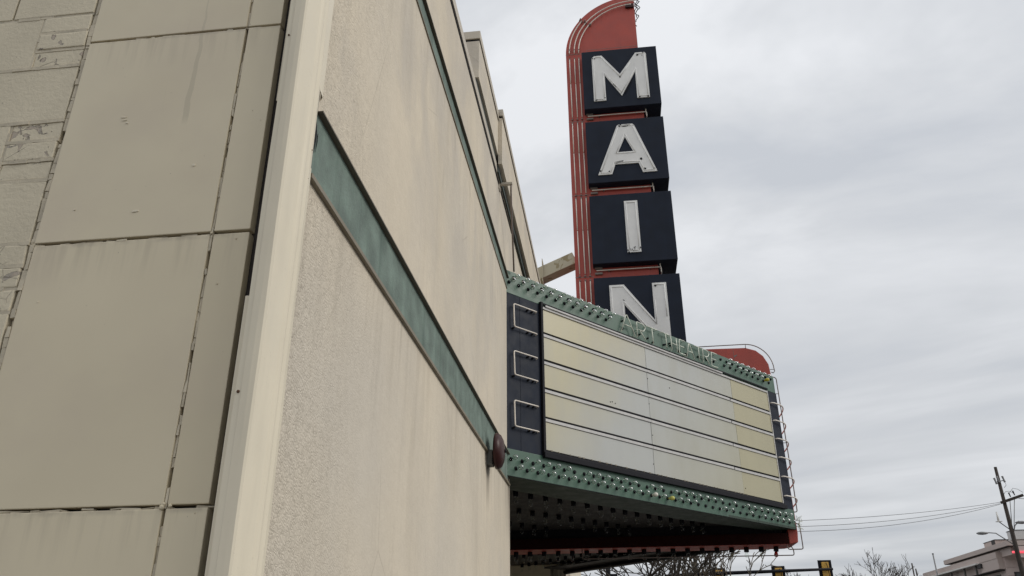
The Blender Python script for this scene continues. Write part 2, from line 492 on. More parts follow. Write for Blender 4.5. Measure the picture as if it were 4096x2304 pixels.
# ------------------------------------------------------------------ builders
def BM():
    return bmesh.new()

def hexa(bm, p, bev=0.0, mi=0):
    """8 points: bottom ring 0-3, top ring 4-7"""
    v = [bm.verts.new(q) for q in p]
    fs = []
    for idx in ((0, 3, 2, 1), (4, 5, 6, 7), (0, 1, 5, 4), (1, 2, 6, 5), (2, 3, 7, 6), (3, 0, 4, 7)):
        f = bm.faces.new([v[i] for i in idx]); f.material_index = mi
        fs.append(f)
    if bev:
        es = list({e for f in fs for e in f.edges})
        r = bmesh.ops.bevel(bm, geom=es, offset=bev, segments=2, affect='EDGES', profile=0.6)
        for f in r['faces']:
            f.material_index = mi
    return v

def box(bm, x0, x1, y0, y1, z0, z1, bev=0.0, mi=0):
    x0, x1 = min(x0, x1), max(x0, x1); y0, y1 = min(y0, y1), max(y0, y1); z0, z1 = min(z0, z1), max(z0, z1)
    return hexa(bm, [(x0, y0, z0), (x1, y0, z0), (x1, y1, z0), (x0, y1, z0),
                     (x0, y0, z1), (x1, y0, z1), (x1, y1, z1), (x0, y1, z1)], bev, mi)

def tube(bm, pts, r, n=6, closed=False, mi=0, caps=True):
    pts = [Vector(p) for p in pts]
    m = len(pts)
    rs = r if isinstance(r, (list, tuple)) else [r] * m
    rings = []
    prev = None
    for i, p in enumerate(pts):
        if closed:
            t = (pts[(i + 1) % m] - pts[i - 1])
        elif i == 0:
            t = pts[1] - pts[0]
        elif i == m - 1:
            t = pts[-1] - pts[-2]
        else:
            t = (pts[i + 1] - p).normalized() + (p - pts[i - 1]).normalized()
        if t.length < 1e-9:
            t = Vector((0, 0, 1))
        t.normalize()
        if prev is None:
            a = Vector((0, 0, 1)) if abs(t.z) < 0.9 else Vector((1, 0, 0))
            nrm = t.cross(a).normalized()
        else:
            nrm = (prev - t * prev.dot(t))
            nrm = nrm.normalized() if nrm.length > 1e-6 else t.orthogonal().normalized()
        prev = nrm
        b = t.cross(nrm)
        rings.append([bm.verts.new(p + (nrm * math.cos(2 * PI * k / n) + b * math.sin(2 * PI * k / n)) * rs[i]) for k in range(n)])
    cnt = m if closed else m - 1
    for i in range(cnt):
        A, B = rings[i], rings[(i + 1) % m]
        for k in range(n):
            f = bm.faces.new((A[k], A[(k + 1) % n], B[(k + 1) % n], B[k]))
            f.smooth = True; f.material_index = mi
    if not closed and caps:
        f = bm.faces.new(list(reversed(rings[0]))); f.material_index = mi
        f = bm.faces.new(rings[-1]); f.material_index = mi

def lathe(bm, prof, n=12, axis_mat=None, mi=0):
    """prof: list of (r, h) along local z"""
    M = axis_mat or Matrix.Identity(4)
    rings = []
    for r, h in prof:
        rings.append([bm.verts.new(M @ Vector((r * math.cos(2 * PI * k / n), r * math.sin(2 * PI * k / n), h))) for k in range(n)])
    for A, B in zip(rings, rings[1:]):
        for k in range(n):
            f = bm.faces.new((A[k], A[(k + 1) % n], B[(k + 1) % n], B[k]))
            f.smooth = True; f.material_index = mi
    f = bm.faces.new(list(reversed(rings[0]))); f.material_index = mi
    f = bm.faces.new(rings[-1]); f.material_index = mi

def prism(bm, pts, depth, mi=0):
    """pts: ordered outline (Vectors), extruded by vector depth; concave ok"""
    d = Vector(depth)
    a = [bm.verts.new(Vector(p)) for p in pts]
    b = [bm.verts.new(Vector(p) + d) for p in pts]
    f1 = bm.faces.new(a); f2 = bm.faces.new(list(reversed(b)))
    fs = [f1, f2]
    n = len(pts)
    for i in range(n):
        f = bm.faces.new((a[i], b[i], b[(i + 1) % n], a[(i + 1) % n])); fs.append(f)
    for f in fs:
        f.material_index = mi
    f1.normal_update(); f2.normal_update()
    bmesh.ops.triangulate(bm, faces=[f1, f2])

def root(name, label, cat, loc=(0, 0, 0), group=None):
    o = bpy.data.objects.new(name, None)
    o.empty_display_size = 0.3
    COL.objects.link(o)
    o.location = loc
    o['label'] = label; o['category'] = cat
    if group:
        o['group'] = group
    return o

def origin_of(p):
    v = Vector((0, 0, 0))
    while p is not None:
        v += Vector(p.location); p = p.parent
    return v

def obj(name, bm, mats, parent=None, label=None, kind=None, recalc=True):
    if recalc:
        bmesh.ops.recalc_face_normals(bm, faces=bm.faces[:])
    if parent is not None:
        o0 = origin_of(parent)
        for v in bm.verts:
            v.co -= o0
    me = bpy.data.meshes.new(name)
    bm.to_mesh(me); bm.free()
    if not isinstance(mats, (list, tuple)):
        mats = [mats]
    for m in mats:
        me.materials.append(MT[m] if isinstance(m, str) else m)
    o = bpy.data.objects.new(name, me)
    COL.objects.link(o)
    if parent is not None:
        o.parent = parent
    if label:
        o['label'] = label
    if kind:
        o['kind'] = kind
    return o

def tag(o, label, cat, group=None):
    o['label'] = label; o['category'] = cat
    if group:
        o['group'] = group
    return o

def put(name, mesh, parent, loc, rot=None, label=None, scale=None):
    """an instance sharing mesh data, placed in world coordinates under parent (unrotated parents)"""
    o = bpy.data.objects.new(name, mesh)
    COL.objects.link(o)
    o.parent = parent
    o.location = Vector(loc) - origin_of(parent)
    if rot is not None:
        o.rotation_euler = rot
    if scale:
        o.scale = scale
    if label:
        o['label'] = label
    return o

def mesh_of(bm, name, mats):
    bmesh.ops.recalc_face_normals(bm, faces=bm.faces[:])
    me = bpy.data.meshes.new(name)
    bm.to_mesh(me); bm.free()
    for m in mats:
        me.materials.append(MT[m])
    return me

# ------------------------------------------------------------------ ground
b = BM(); box(b, -300, 300, -300, 300, -0.5, -0.16)
obj('ground', b, 'earth', kind='structure')
b = BM(); box(b, 5.35, 19.8, -150, 250, -0.16, -0.13)
obj('road', b, 'asphalt', kind='structure')
b = BM()
box(b, -14, 5.2, -60, 60, -0.16, 0.0)
box(b, 19.95, 60, -60, 120, -0.16, 0.0)
obj('sidewalk', b, 'concrete', kind='structure')
b = BM()
box(b, 5.2, 5.35, -60, 60, -0.16, 0.006, 0.01)
box(b, 19.8, 19.95, -60, 120, -0.16, 0.006, 0.01)
obj('kerb', b, 'concrete', kind='structure')
b = BM()
for x in (12.45, 12.75):
    box(b, x - 0.05, x + 0.05, -100, 30, -0.13, -0.126)
obj('centre_line', b, 'paint_yellow', kind='structure')
b = BM()
for k in range(-12, 14):
    for x in (8.9, 16.3):
        box(b, x - 0.06, x + 0.06, k * 6, k * 6 + 2.5, -0.13, -0.126)
obj('lane_marking', b, 'paint_white', kind='structure')

# ------------------------------------------------------------------ theatre building
theatre = root('theatre_building', 'cream stucco theatre with two green bands, tiled corner and stepped parapet', 'building')

# facade wall (plane x = 0)
b = BM()
T = 0.35
yo = [(0.0, 0), (6.5, 0), (6.5, 3.64), (16.4, 3.64), (16.4, 0), (24, 0), (24, 6.87), (16.9, 6.87), (16.9, 6.98), (6.8, 6.98), (6.8, 6.87), (0, 6.87)]
prism(b, [(0, y, z) for y, z in yo], (-T, 0, 0))
facade = obj('facade_wall', b, 'stucco', theatre)

# rough caulk between flashing and stucco
b = BM()
random.seed(3)
N = 150
prev = None
for i in range(N + 1):
    z = 0.3 + i * (6.5 - 0.3) / N
    w = 0.018 + 0.026 * abs(noise.noise((z * 7, 1.3, 0))) + random.uniform(0, 0.008)
    h = 0.006 + 0.007 * abs(noise.noise((z * 19, 4.3, 0))) + random.uniform(0, 0.003)
    if 3.40 < z < 3.80:
        w *= 0.4
    cur = [b.verts.new(q) for q in ((0.001, 0.0, z), (h, 0.004, z), (h * random.uniform(.4, 1), w * 0.6, z), (0.0005, w, z))]
    if prev:
        for k in range(3):
            b.faces.new((prev[k], prev[k + 1], cur[k + 1], cur[k]))
    prev = cur
obj('caulk_bead', b, MT['mortar'], theatre)

# lower green band with its two drip trims
b = BM(); box(b, -0.02, 0.004, 0.02, 6.28, 3.425, 3.737)
band = obj('green_band', b, 'teal', theatre, label='lower teal band running from the corner to the marquee')
b = BM(); box(b, -0.01, 0.031, 0.02, 6.4, 3.737, 3.746, 0.001)
obj('band_trim', b, 'bronze', band)
b = BM(); box(b, -0.01, 0.021, 0.005, 6.4, 3.402, 3.424, 0.002)
obj('band_trim', b, 'bronze_light', band)
# upper green band
b = BM(); box(b, -0.02, 0.004, 0.02, 6.35, 5.80, 5.945)
band2 = obj('green_band', b, 'teal', theatre, label='upper teal band below the parapet')
b = BM(); box(b, -0.01, 0.029, 0.02, 6.4, 5.945, 5.957, 0.001)
obj('band_trim', b, 'bronze', band2)
b = BM(); box(b, -0.01, 0.010, 0.02, 6.4, 5.790, 5.799, 0.001)
obj('band_trim', b, 'bronze_light', band2)

# coping of the low parapet
b = BM(); box(b, -0.42, 0.016, -0.25, 6.8, 6.875, 6.985, 0.002)
obj('coping', b, 'coping', theatre)
b = BM(); box(b, -0.42, 0.016, 16.9, 24.05, 6.875, 6.985, 0.002)
obj('coping', b, 'coping', theatre)
b = BM(); box(b, -0.04, 0.0065, 0.0, 6.8, 6.845, 6.874)  # black strip drawn as the shadow line under the coping
obj('coping_shadow_strip', b, 'black', theatre)

# stepped parapet blocks
def parapet(x1, y0, y1, zb, zt, zc, xw):
    bb = BM(); box(bb, -0.9, x1, y0, y1, zb, zt - 0.026, 0.004)
    p = obj('parapet_block', bb, 'stucco', theatre)
    bb = BM(); box(bb, -0.9, x1 - 0.006, y0 + 0.006, y1 - 0.006, zt - 0.0258, zt)
    obj('cap_shadow_strip', bb, 'black', p)  # black band standing in for the shade under the cap
    bb = BM(); box(bb, -0.92, x1 + 0.010, y0 - 0.012, y1 + 0.012, zt + 0.0002, zc, 0.004)
    obj('coping', bb, 'coping', p)
    bb = BM(); box(bb, -0.85, xw, y0 + 0.02, y1 - 0.02, 6.988, zb - 0.0005)
    obj('teal_strip', bb, 'teal_dark', p)
    return p
parapet(0.032, 3.88, 18.9, 7.10, 7.61, 7.71, 0.004)
def parapet2():
    bb = BM(); box(bb, 0.0325, 0.082, 5.30, 17.4, 6.97, 7.632, 0.003)
    p = obj('parapet_block', bb, 'stucco', theatre)
    bb = BM(); box(bb, 0.034, 0.076, 5.306, 17.394, 7.6322, 7.66)
    obj('cap_shadow_strip', bb, 'black', p)  # cap shade of the outer block, again as a black band
    bb = BM(); box(bb, -0.90, 0.094, 5.288, 17.412, 7.7102, 7.755, 0.003)
    box(bb, 0.0445, 0.094, 5.288, 17.412, 7.6605, 7.710, 0.003)
    obj('coping', bb, 'coping', p)
    bb = BM(); box(bb, 0.005, 0.034, 5.33, 17.37, 6.88, 6.969)
    obj('teal_strip', bb, 'teal_dark', p)
parapet2()

# rest of the building mass behind
b = BM()
box(b, -22, -T - 0.01, 0.11, 24, 3.7, 6.86)
box(b, -22, -2.3, 0.11, 24, 0, 3.695)
box(b, -2.29, -T - 0.01, 0.11, 6.3, 0, 3.695)
box(b, -2.29, -T - 0.01, 16.6, 24, 0, 3.695)
obj('building_mass', b, 'stucco', theatre)

# entrance recess under the marquee
b = BM()
box(b, -2.25, -2.2, 6.5, 16.4, 0, 3.6)
box(b, -2.2, -T - 0.002, 6.42, 6.5, 0, 3.6)
box(b, -2.2, -T - 0.002, 16.4, 16.48, 0, 3.6)
obj('recess_wall', b, 'block', theatre)
for k in range(4):
    y0 = 8.2 + k * 1.55
    b = BM(); box(b, -2.2, -2.15, y0, y0 + 1.4, 0, 2.4, 0.01)
    d = obj('door', b, 'chrome', theatre)
    b = BM(); box(b, -2.149, -2.14, y0 + 0.12, y0 + 1.28, 0.25, 2.28)
    obj('pane', b, 'window', d)

# ---- side wall, facing the camera (front plane y = -0.2)
b = BM()
box(b, -9, -0.035, -0.155, 0.10, 0, 6.85)
side = obj('side_wall', b, 'dark_gap', theatre)
b = BM(); box(b, -9, 0.03, -0.26, 0.12, 6.86, 6.872, 0.0)
obj('roof_flashing', b, 'coping', side)

# tile panels
def wobble(bm, amt, seed):
    for v in bm.verts:
        v.co.y += amt * noise.noise((v.co.x * 2 + seed, 0.3, v.co.z * 2))
zj = [0.08, 1.067, 2.058, 3.052, 4.040, 5.03, 6.02, 6.845]
xw = [(-0.965, -0.2585), (-0.2485, -0.1065)]
sd = 0
for i in range(len(zj) - 1):
    for (x0, x1) in xw:
        sd += 1
        random.seed(sd)
        b = BM()
        dy = random.uniform(-0.002, 0.002)
        box(b, x0 + random.uniform(0, .002), x1 - random.uniform(0, .002), -0.2 + dy, -0.157, zj[i] + 0.006, zj[i + 1] - 0.006, 0.0035)
        obj('tile_panel', b, 'panel', side)

# cracked pointing left in the joints
random.seed(11)
b = BM()
def crumb(x, z, w, h, y):
    c = box(b, x - w / 2, x + w / 2, y, -0.150, z - h / 2, z + h / 2)
    for v in c:
        v.co += Vector((random.uniform(-.0016, .0016), random.uniform(-.003, .003), random.uniform(-.003, .003)))
for (x, solid) in ((-0.2535, 0.92), (-0.9735, 0.995)):
    z = 0.1
    while z < 6.8:
        h = random.uniform(0.012, 0.075)
        bare = (x > -0.5) and (abs(z - 2.14) < 0.035 or 3.90 < z < 3.99)
        if random.random() < solid and not bare:
            wid = 0.0092 if x > -0.5 else 0.019
            crumb(x + random.uniform(-.001, .001), z + h / 2, wid * random.uniform(.75, 1.02), h * 0.985, -0.200 + random.uniform(0.0, 0.005 if x < -0.5 else 0.009) + (0.016 if random.random() < 0.10 else 0))
        z += h
for z in zj[1:-1]:
    x = -0.963
    while x < -0.11:
        w = random.uniform(0.012, 0.08)
        ok = random.random() < (0.72 if x < -0.26 else 0.12)
        if ok:
            crumb(x + w / 2, z - 0.0025 + random.uniform(-.001, .001), w * 0.985, random.uniform(.004, .0075), -0.1985 + random.uniform(0.0, 0.010))
        x += w
obj('joint_mortar', b, 'mortar', side, kind='stuff')

# lumps of sealant at a joint crossing
b = BM()
for (x, z, r) in ((-0.235, 2.060, 0.007), (-0.262, 2.056, 0.010), (-0.258, 2.066, 0.007), (-0.255, 3.050, 0.006), (-0.147, 2.035, 0.003), (-0.155, 3.02, 0.003), (-0.20, 2.84, 0.003)):
    Mx = Matrix.Translation((x, -0.200, z)) @ Matrix.Rotation(PI / 2, 4, 'X')
    b = BM(); lathe(b, [(r, 0), (r * 0.9, r * 0.4), (r * 0.4, r * 0.8)], 8, Mx); obj('sealant_lump', b, 'panel', side)
# chips knocked out of the panel faces
b = BM()
for (x, z, w, h) in ((-0.58, 3.17, 0.034, 0.010), (-0.375, 3.36, 0.014, 0.014), (-0.833, 3.195, 0.008, 0.005), (-0.72, 3.62, 0.028, 0.005), (-0.715, 3.605, 0.022, 0.004), (-0.70, 3.590, 0.012, 0.007), (-0.885, 2.81, 0.004, 0.004), (-0.13, 3.55, 0.004, 0.004), (-0.17, 3.60, 0.003, 0.003)):
    pts = []
    for k in range(9):
        a = 2 * PI * k / 9
        rr = random.uniform(0.65, 1.1)
        pts.append((x + w / 2 * rr * math.cos(a), -0.2035, z + h / 2 * rr * math.sin(a)))
    b = BM(); prism(b, pts, (0, 0.004, 0)); obj('paint_chip', b, 'trim', side)

# block and brick toothing left of the tiles
zc0 = 2.774 - 0.2877 * 9
course = 0.2877
random.seed(21)
xe = -0.985
k = 0
blk_cache = {}
while True:
    z0 = zc0 + k * course
    if z0 > 6.80:
        break
    z1 = min(z0 + course, 6.845)
    is_brick = (k % 2 == 1)          # courses whose end is filled with three bricks
    if z1 > 0.02:
        zb = max(z0, 0.0)
        xx = xe - (0.232 if is_brick else 0.0)
        n = 0
        while xx > -3.3:
            x1 = xx
            x0 = xx - (0.39 if (n or not is_brick) else 0.39)
            b = BM()
            dy = random.uniform(-0.0025, 0.0025)
            box(b, x0 + 0.005, x1 - 0.005, -0.2 + dy, -0.157, zb + 0.006, z1 - 0.006, 0.004)
            obj('concrete_block', b, 'block', side)
            xx = x0; n += 1
        if is_brick:
            hb = (z1 - zb) / 3
            for j in range(3):
                b = BM()
                dy = random.uniform(-0.003, 0.006)
                vs_ = box(b, xe - 0.228, xe - 0.006, -0.2 + dy, -0.157, zb + j * hb + 0.006, zb + (j + 1) * hb - 0.006, 0.006)
                for v in b.verts:
                    v.co += Vector((0.004 * noise.noise(v.co * 30), 0.003 * noise.noise(v.co * 25 + Vector((5, 0, 0))), 0.004 * noise.noise(v.co * 22 + Vector((0, 7, 0)))))
                obj('brick', b, 'brick', side)
    k += 1
# mortar beds, uneven and slightly recessed
b = BM()
random.seed(5)
k = 0
def bed(x0, x1, z, t):
    x = x0
    while x < x1 - 1e-4:
        w = min(random.uniform(0.03, 0.11), x1 - x)
        y = -0.1990 + random.uniform(-0.0025, 0.0025)
        c = box(b, x, x + w * 0.998, y, -0.15, z - t, z + t)
        for v in c:
            v.co.z += random.uniform(-.002, .002)
        x += w
while True:
    z0 = zc0 + k * course
    if z0 > 6.8:
        break
    if z0 > 0.02:
        bed(-3.3, xe - 0.002, z0, 0.0078)
    if k % 2 == 1 and z0 > -0.1:
        for j in (1, 2):
            zz = z0 + j * course / 3
            if zz > 0:
                bed(xe - 0.232, xe - 0.002, zz, 0.0078)
        if z0 + course < 6.85:
            z = max(z0, 0)
            while z < z0 + course - 0.01:
                h = random.uniform(0.03, 0.08)
                c = box(b, xe - 0.2385, xe - 0.2265, -0.1975 + random.uniform(-.001, .003), -0.15, z, min(z + h, z0 + course))
                z += h
    k += 1
obj('mortar_bed', b, 'mortar', side, kind='stuff')

# ---- folded metal flashing on the corner
def trim_strip(zlist, prof, name, mat, parent, wave=0.0, th=0.003):
    bb = BM()
    rows = []
    for z in zlist:
        row = []
        for i, (x, y) in enumerate(prof):
            k = wave * noise.noise((z * 1.7, i * 0.8, 2.0))
            row.append(bb.verts.new((x + k, y + k * 0.8, z)))
        rows.append(row)
    for A, B_ in zip(rows, rows[1:]):
        for i in range(len(prof) - 1):
            bb.faces.new((A[i], A[i + 1], B_[i + 1], B_[i]))
    bmesh.ops.recalc_face_normals(bb, faces=bb.faces[:])
    o = obj(name, bb, mat, parent, recalc=False)
    s = o.modifiers.new('thickness', 'SOLIDIFY'); s.thickness = th; s.offset = 0
    return o
prof = [(-0.046, -0.205), (-0.049, -0.246), (-0.028, -0.2465), (-0.027, -0.249), (-0.003, -0.250), (0.014, -0.249), (0.0205, -0.243), (0.0222, -0.20), (0.0226, -0.150),
        (0.0238, -0.122), (0.0292, -0.110), (0.0315, -0.100), (0.0296, -0.088), (0.0250, -0.080), (0.0240, -0.070), (0.0280, -0.050), (0.0250, -0.038), (0.020, -0.014), (0.004, 0.0)]
zl = [i * 0.06 for i in range(0, 58)] + [3.43]
tr = trim_strip(zl, prof, 'corner_flashing', 'trim', theatre, 0.0022)
prof2 = prof[:-2] + [(0.022, 0.0), (0.020, 0.020), (0.004, 0.036)]
zl2 = [3.815 + i * 0.06 for i in range(0, 51)]
trim_strip(zl2, prof2, 'corner_flashing', 'trim', theatre, 0.0022)
prof3 = [p for p in prof[:-3]] + [(0.0245, -0.036), (0.022, -0.024)]
trim_strip([3.43, 3.5, 3.57, 3.64, 3.71, 3.78, 3.815], prof3, 'corner_flashing', 'trim', theatre, 0.0015)
# narrow flanges tucked behind the tile edge
b = BM(); box(b, -0.072, -0.052, -0.228, -0.223, 0, 2.772, 0.001); obj('flashing_flange', b, 'trim', tr)
b = BM(); box(b, -0.066, -0.052, -0.224, -0.219, 3.62, 6.6, 0.001); obj('flashing_flange', b, 'trim', tr)
# rusty fixings
for (x, y, z, r) in ((-0.038, -0.248, 2.415, 0.0055), (-0.040, -0.248, 3.93, 0.004), (0.0265, -0.045, 3.50, 0.005), (0.026, -0.050, 3.36, 0.003)):
    b = BM()
    Mx = Matrix.Translation((x, y, z)) @ (Matrix.Rotation(PI / 2, 4, 'X') if x < 0 else Matrix.Rotation(PI / 2, 4, 'Y'))
    lathe(b, [(r, -0.002), (r, 0.002), (r * 0.55, 0.004)], 10, Mx)
    obj('screw', b, 'rust', tr)
# torn dark membrane behind the flashing where the band starts
b = BM()
random.seed(2)
for k in range(7):
    y = -0.026 + k * 0.009
    zz = 3.80 - k * 0.03
    prism(b, [(0.006 + 0.001 * k, y, zz), (0.006 + 0.001 * k, y + 0.010, zz - 0.02), (0.006 + 0.001 * k, y + 0.007, 3.52 + k * 0.02), (0.006 + 0.001 * k, y, 3.48 + k * 0.01)], (0.001, 0, 0))
box(b, 0.0, 0.005, -0.03, 0.022, 3.43, 3.81)
obj('torn_membrane', b, 'black', theatre)

# ------------------------------------------------------------------ alarm bell on the wall
bell = root('alarm_bell', 'dark maroon alarm bell on a grey box at the end of the lower green band', 'alarm bell', (0, 4.85, 3.36))
b = BM(); box(b, 0.0, 0.055, 4.79, 4.93, 3.29, 3.43, 0.005); obj('mounting_box', b, 'grey_box', bell)
b = BM(); box(b, 0.0555, 0.075, 4.82, 4.90, 3.30, 3.43, 0.003); obj('mounting_plate', b, 'black', bell)
b = BM()
Mx = Matrix.Translation((0.072, 4.85, 3.425)) @ Matrix.Rotation(PI / 2, 4, 'Y')
lathe(b, [(0.150, 0.0), (0.168, 0.006), (0.172, 0.018), (0.168, 0.036), (0.150, 0.060), (0.11, 0.080), (0.05, 0.092), (0.015, 0.095)], 40, Mx)
obj('gong', b, 'bell', bell)
b = BM()
lathe(b, [(0.018, 0.0951), (0.018, 0.104), (0.008, 0.108)], 10, Mx)
obj('centre_bolt', b, 'black', bell)

# ------------------------------------------------------------------ guy rod with bracket above the marquee
rod = root('stay_rod', 'thin dark stay rod running from a wall bracket down to the marquee top', 'stay rod', (0.03, 5.6, 6.86))
b = BM(); box(b, 0.0, 0.165, 5.585, 5.625, 6.862, 6.892, 0.003); box(b, 0.0005, 0.012, 5.55, 5.66, 6.80, 6.861); obj('wall_bracket', b, 'coping', rod)
b = BM(); tube(b, [(0.15, 5.6, 6.86), (0.14, 5.66, 6.79), (0.12, 5.9, 6.5), (0.09, 6.32, 6.04)], 0.011, 6); obj('rod', b, 'neon_dark', rod)

# ------------------------------------------------------------------ marquee
ANG = 0.70111
SA, CA = math.sin(ANG), math.cos(ANG)
Y0 = 6.273
NRM = Vector((CA, -SA, 0))
DIR = Vector((SA, CA, 0))
YC = 11.37
def F(s, z, off=0.0):
    return Vector((0, Y0, z)) + DIR * s + NRM * off
def G(s, z, off=0.0):      # mirrored far face
    p = F(s, z, off)
    return Vector((p.x, 2 * YC - p.y, z))
marquee = root('theatre_marquee', 'wedge shaped theatre marquee with blank letter board between green bulb bands', 'marquee', (1.5, YC, 3.5))

def slab(bm, s0, s1, z0, z1, o0, o1, fn=F, bev=0.0, mi=0):
    return hexa(bm, [fn(s0, z0, o0), fn(s1, z0, o0), fn(s1, z0, o1), fn(s0, z0, o1),
                     fn(s0, z1, o0), fn(s1, z1, o0), fn(s1, z1, o1), fn(s0, z1, o1)], bev, mi)

SEND = 6.23
# core
b = BM()
core = [F(0.02, 0, -0.035), F(SEND - 0.05, 0, -0.035), G(SEND - 0.05, 0, -0.035), G(0.02, 0, -0.035), Vector((-0.02, 2 * YC - 6.3, 0)), Vector((-0.02, 6.3, 0))]
core = [Vector((max(p.x, -0.02), p.y, 3.63)) for p in core[:4]]
prism(b, core, (0, 0, 2.38))
obj('frame_box', b, 'black', marquee)

for fn, lab in ((F, None), (G, None)):
    # green bands
    b = BM(); slab(b, -0.02, SEND, 3.50, 3.805, -0.03, 0.0, fn, 0.003)
    lo = obj('bulb_band', b, 'green', marquee, label='lower green bulb band' if fn is F else None)
    b = BM(); slab(b, -0.02, SEND - 0.02, 5.745, 6.05, -0.03, 0.0, fn, 0.003)
    hi = obj('bulb_band', b, 'green', marquee, label='upper green bulb band' if fn is F else None)
    # navy ends
    b = BM(); slab(b, 0.0, 0.222, 3.806, 5.744, -0.03, -0.004, fn, 0.001); obj('navy_panel', b, 'navy', marquee)
    b = BM(); slab(b, 0.224, 0.56, 3.806, 5.744, -0.03, -0.002, fn, 0.001); obj('navy_panel', b, 'navy', marquee)
    b = BM(); slab(b, 5.955, SEND, 3.806, 5.744, -0.03, -0.003, fn, 0.002); obj('navy_panel', b, 'navy', marquee)
    if fn is G:
        b = BM(); slab(b, 0.565, 5.95, 3.806, 5.744, -0.03, -0.006, fn); obj('letter_board', b, 'board_b', marquee)

# near letter board
b = BM()
slab(b, 0.565, 5.95, 3.806, 5.744, -0.034, -0.022)
board = obj('letter_board', b, 'black', marquee)
rows = [3.885, 4.255, 4.625, 4.990, 5.352, 5.735]
cols = [(0.612, 2.688), (2.696, 4.846), (4.852, 5.938)]
cm = ['board_a', 'board_b', 'board_c']
for i in range(5):
    for j, (s0, s1) in enumerate(cols):
        b = BM()
        slab(b, s0, s1, rows[i] + (0.039 if i else 0.004), rows[i + 1] - (0.0325 if i < 4 else 0.036), -0.020, -0.010 + random.uniform(-.0015, .0015))
        obj('letter_board_panel', b, cm[j], board)
# rails that carry the letters: front lip below a dark slot
for i in range(1, 5):
    z = rows[i]
    for (s0, s1) in ((0.612, 2.690), (2.694, 4.60 + 0.15 * i / 4), (4.62 + 0.15 * i / 4, 5.938)):
        b = BM()
        dz = random.uniform(-.003, .003)
        slab(b, s0, s1, z - 0.030 + dz, z + 0.006 + dz, -0.0095, 0.003, F, 0.002)
        obj('letter_rail', b, 'rail', board)
b = BM(); slab(b, 0.612, 5.938, 5.698, 5.728, -0.0095, 0.006, F, 0.002); obj('letter_rail', b, 'rail', board)
b = BM(); slab(b, 0.66, 4.60, 5.7285, 5.752, 0.001, 0.024, F, 0.004); obj('letter_rail', b, 'rail', board)
b = BM(); slab(b, 0.600, 0.611, 3.83, 5.74, -0.02, 0.004, F, 0.001); obj('board_edge', b, 'white_edge', board)
b = BM(); slab(b, 5.939, 5.950, 3.83, 5.74, -0.02, 0.002, F, 0.001); obj('board_edge', b, 'white_edge', board)
# dark surround
b = BM(); slab(b, 0.562, 0.599, 3.81, 5.775, -0.02, 0.035, F, 0.003); obj('board_frame', b, 'black', board)
b = BM(); slab(b, 0.562, 5.965, 3.780, 3.845, 0.0005, 0.050, F, 0.006); obj('board_frame', b, 'black', board)
b = BM(); slab(b, 0.60, 5.94, 3.846, 3.872, -0.015, 0.022, F, 0.002); obj('board_frame', b, 'black', board)
b = BM(); slab(b, 0.562, 5.95, 5.7545, 5.776, 0.0005, 0.016, F, 0.002); obj('board_frame', b, 'black', board)
# little broken tabs along the bottom rail
b = BM()
random.seed(9)
s = 0.7
while s < 5.2:
    slab(b, s, s + random.uniform(.01, .05), 3.872, 3.888, 0.0, 0.014, F)
    s += random.uniform(0.07, 0.22)
obj('rail_tab', b, 'bronze_light', board, kind='stuff')
# specks and bolt holes
b = BM()
for (s, z) in ((4.862, 4.60), (4.90, 3.98), (2.68, 4.02), (2.70, 5.23), (2.69, 4.86), (2.71, 4.42), (3.72, 4.97), (1.86, 4.72), (1.90, 4.73), (1.96, 4.72), (3.2, 5.2)):
    Mx = Matrix.Translation(F(s, z, -0.009)) @ NRM.to_track_quat('Z', 'Y').to_matrix().to_4x4()
    lathe(b, [(0.009, 0), (0.008, 0.003)], 7, Mx)
obj('bolt_hole', b, 'black', board)

# three neon brackets on the navy panel
def rounded(pts, rad, seg=4):
    outp = [Vector(pts[0])]
    for i in range(1, len(pts) - 1):
        p0, p1, p2 = Vector(pts[i - 1]), Vector(pts[i]), Vector(pts[i + 1])
        a = (p0 - p1).normalized() * rad; c = (p2 - p1).normalized() * rad
        for k in range(seg + 1):
            t = k / seg
            outp.append((p1 + a) * (1 - t) ** 2 + p1 * 2 * t * (1 - t) + (p1 + c) * t ** 2)
    outp.append(Vector(pts[-1]))
    return outp
for zt, zb in ((5.60, 5.302), (4.986, 4.690), (4.373, 4.068)):
    b = BM()
    pts = [F(0.485, zt - 0.004, 0.0), F(0.485, zt, 0.04), F(0.085, zt, 0.04), F(0.095, zb, 0.04), F(0.485, zb, 0.04), F(0.485, zb - 0.004, 0.0)]
    tube(b, rounded(pts, 0.025), 0.0085, 8)
    nb = obj('neon_bracket', b, 'neon', marquee)
    b = BM()
    for (s, z) in ((0.42, zt - 0.012), (0.34, zt - 0.012), (0.42, zb - 0.012), (0.34, zb - 0.012), (0.10, zb - 0.012)):
        Mx = Matrix.Translation(F(s, z, -0.004)) @ NRM.to_track_quat('Z', 'Y').to_matrix().to_4x4()
        lathe(b, [(0.013, 0), (0.013, 0.022), (0.007, 0.03), (0.007, 0.04)], 8, Mx)
    obj('tube_support', b, 'black', nb, kind='stuff')

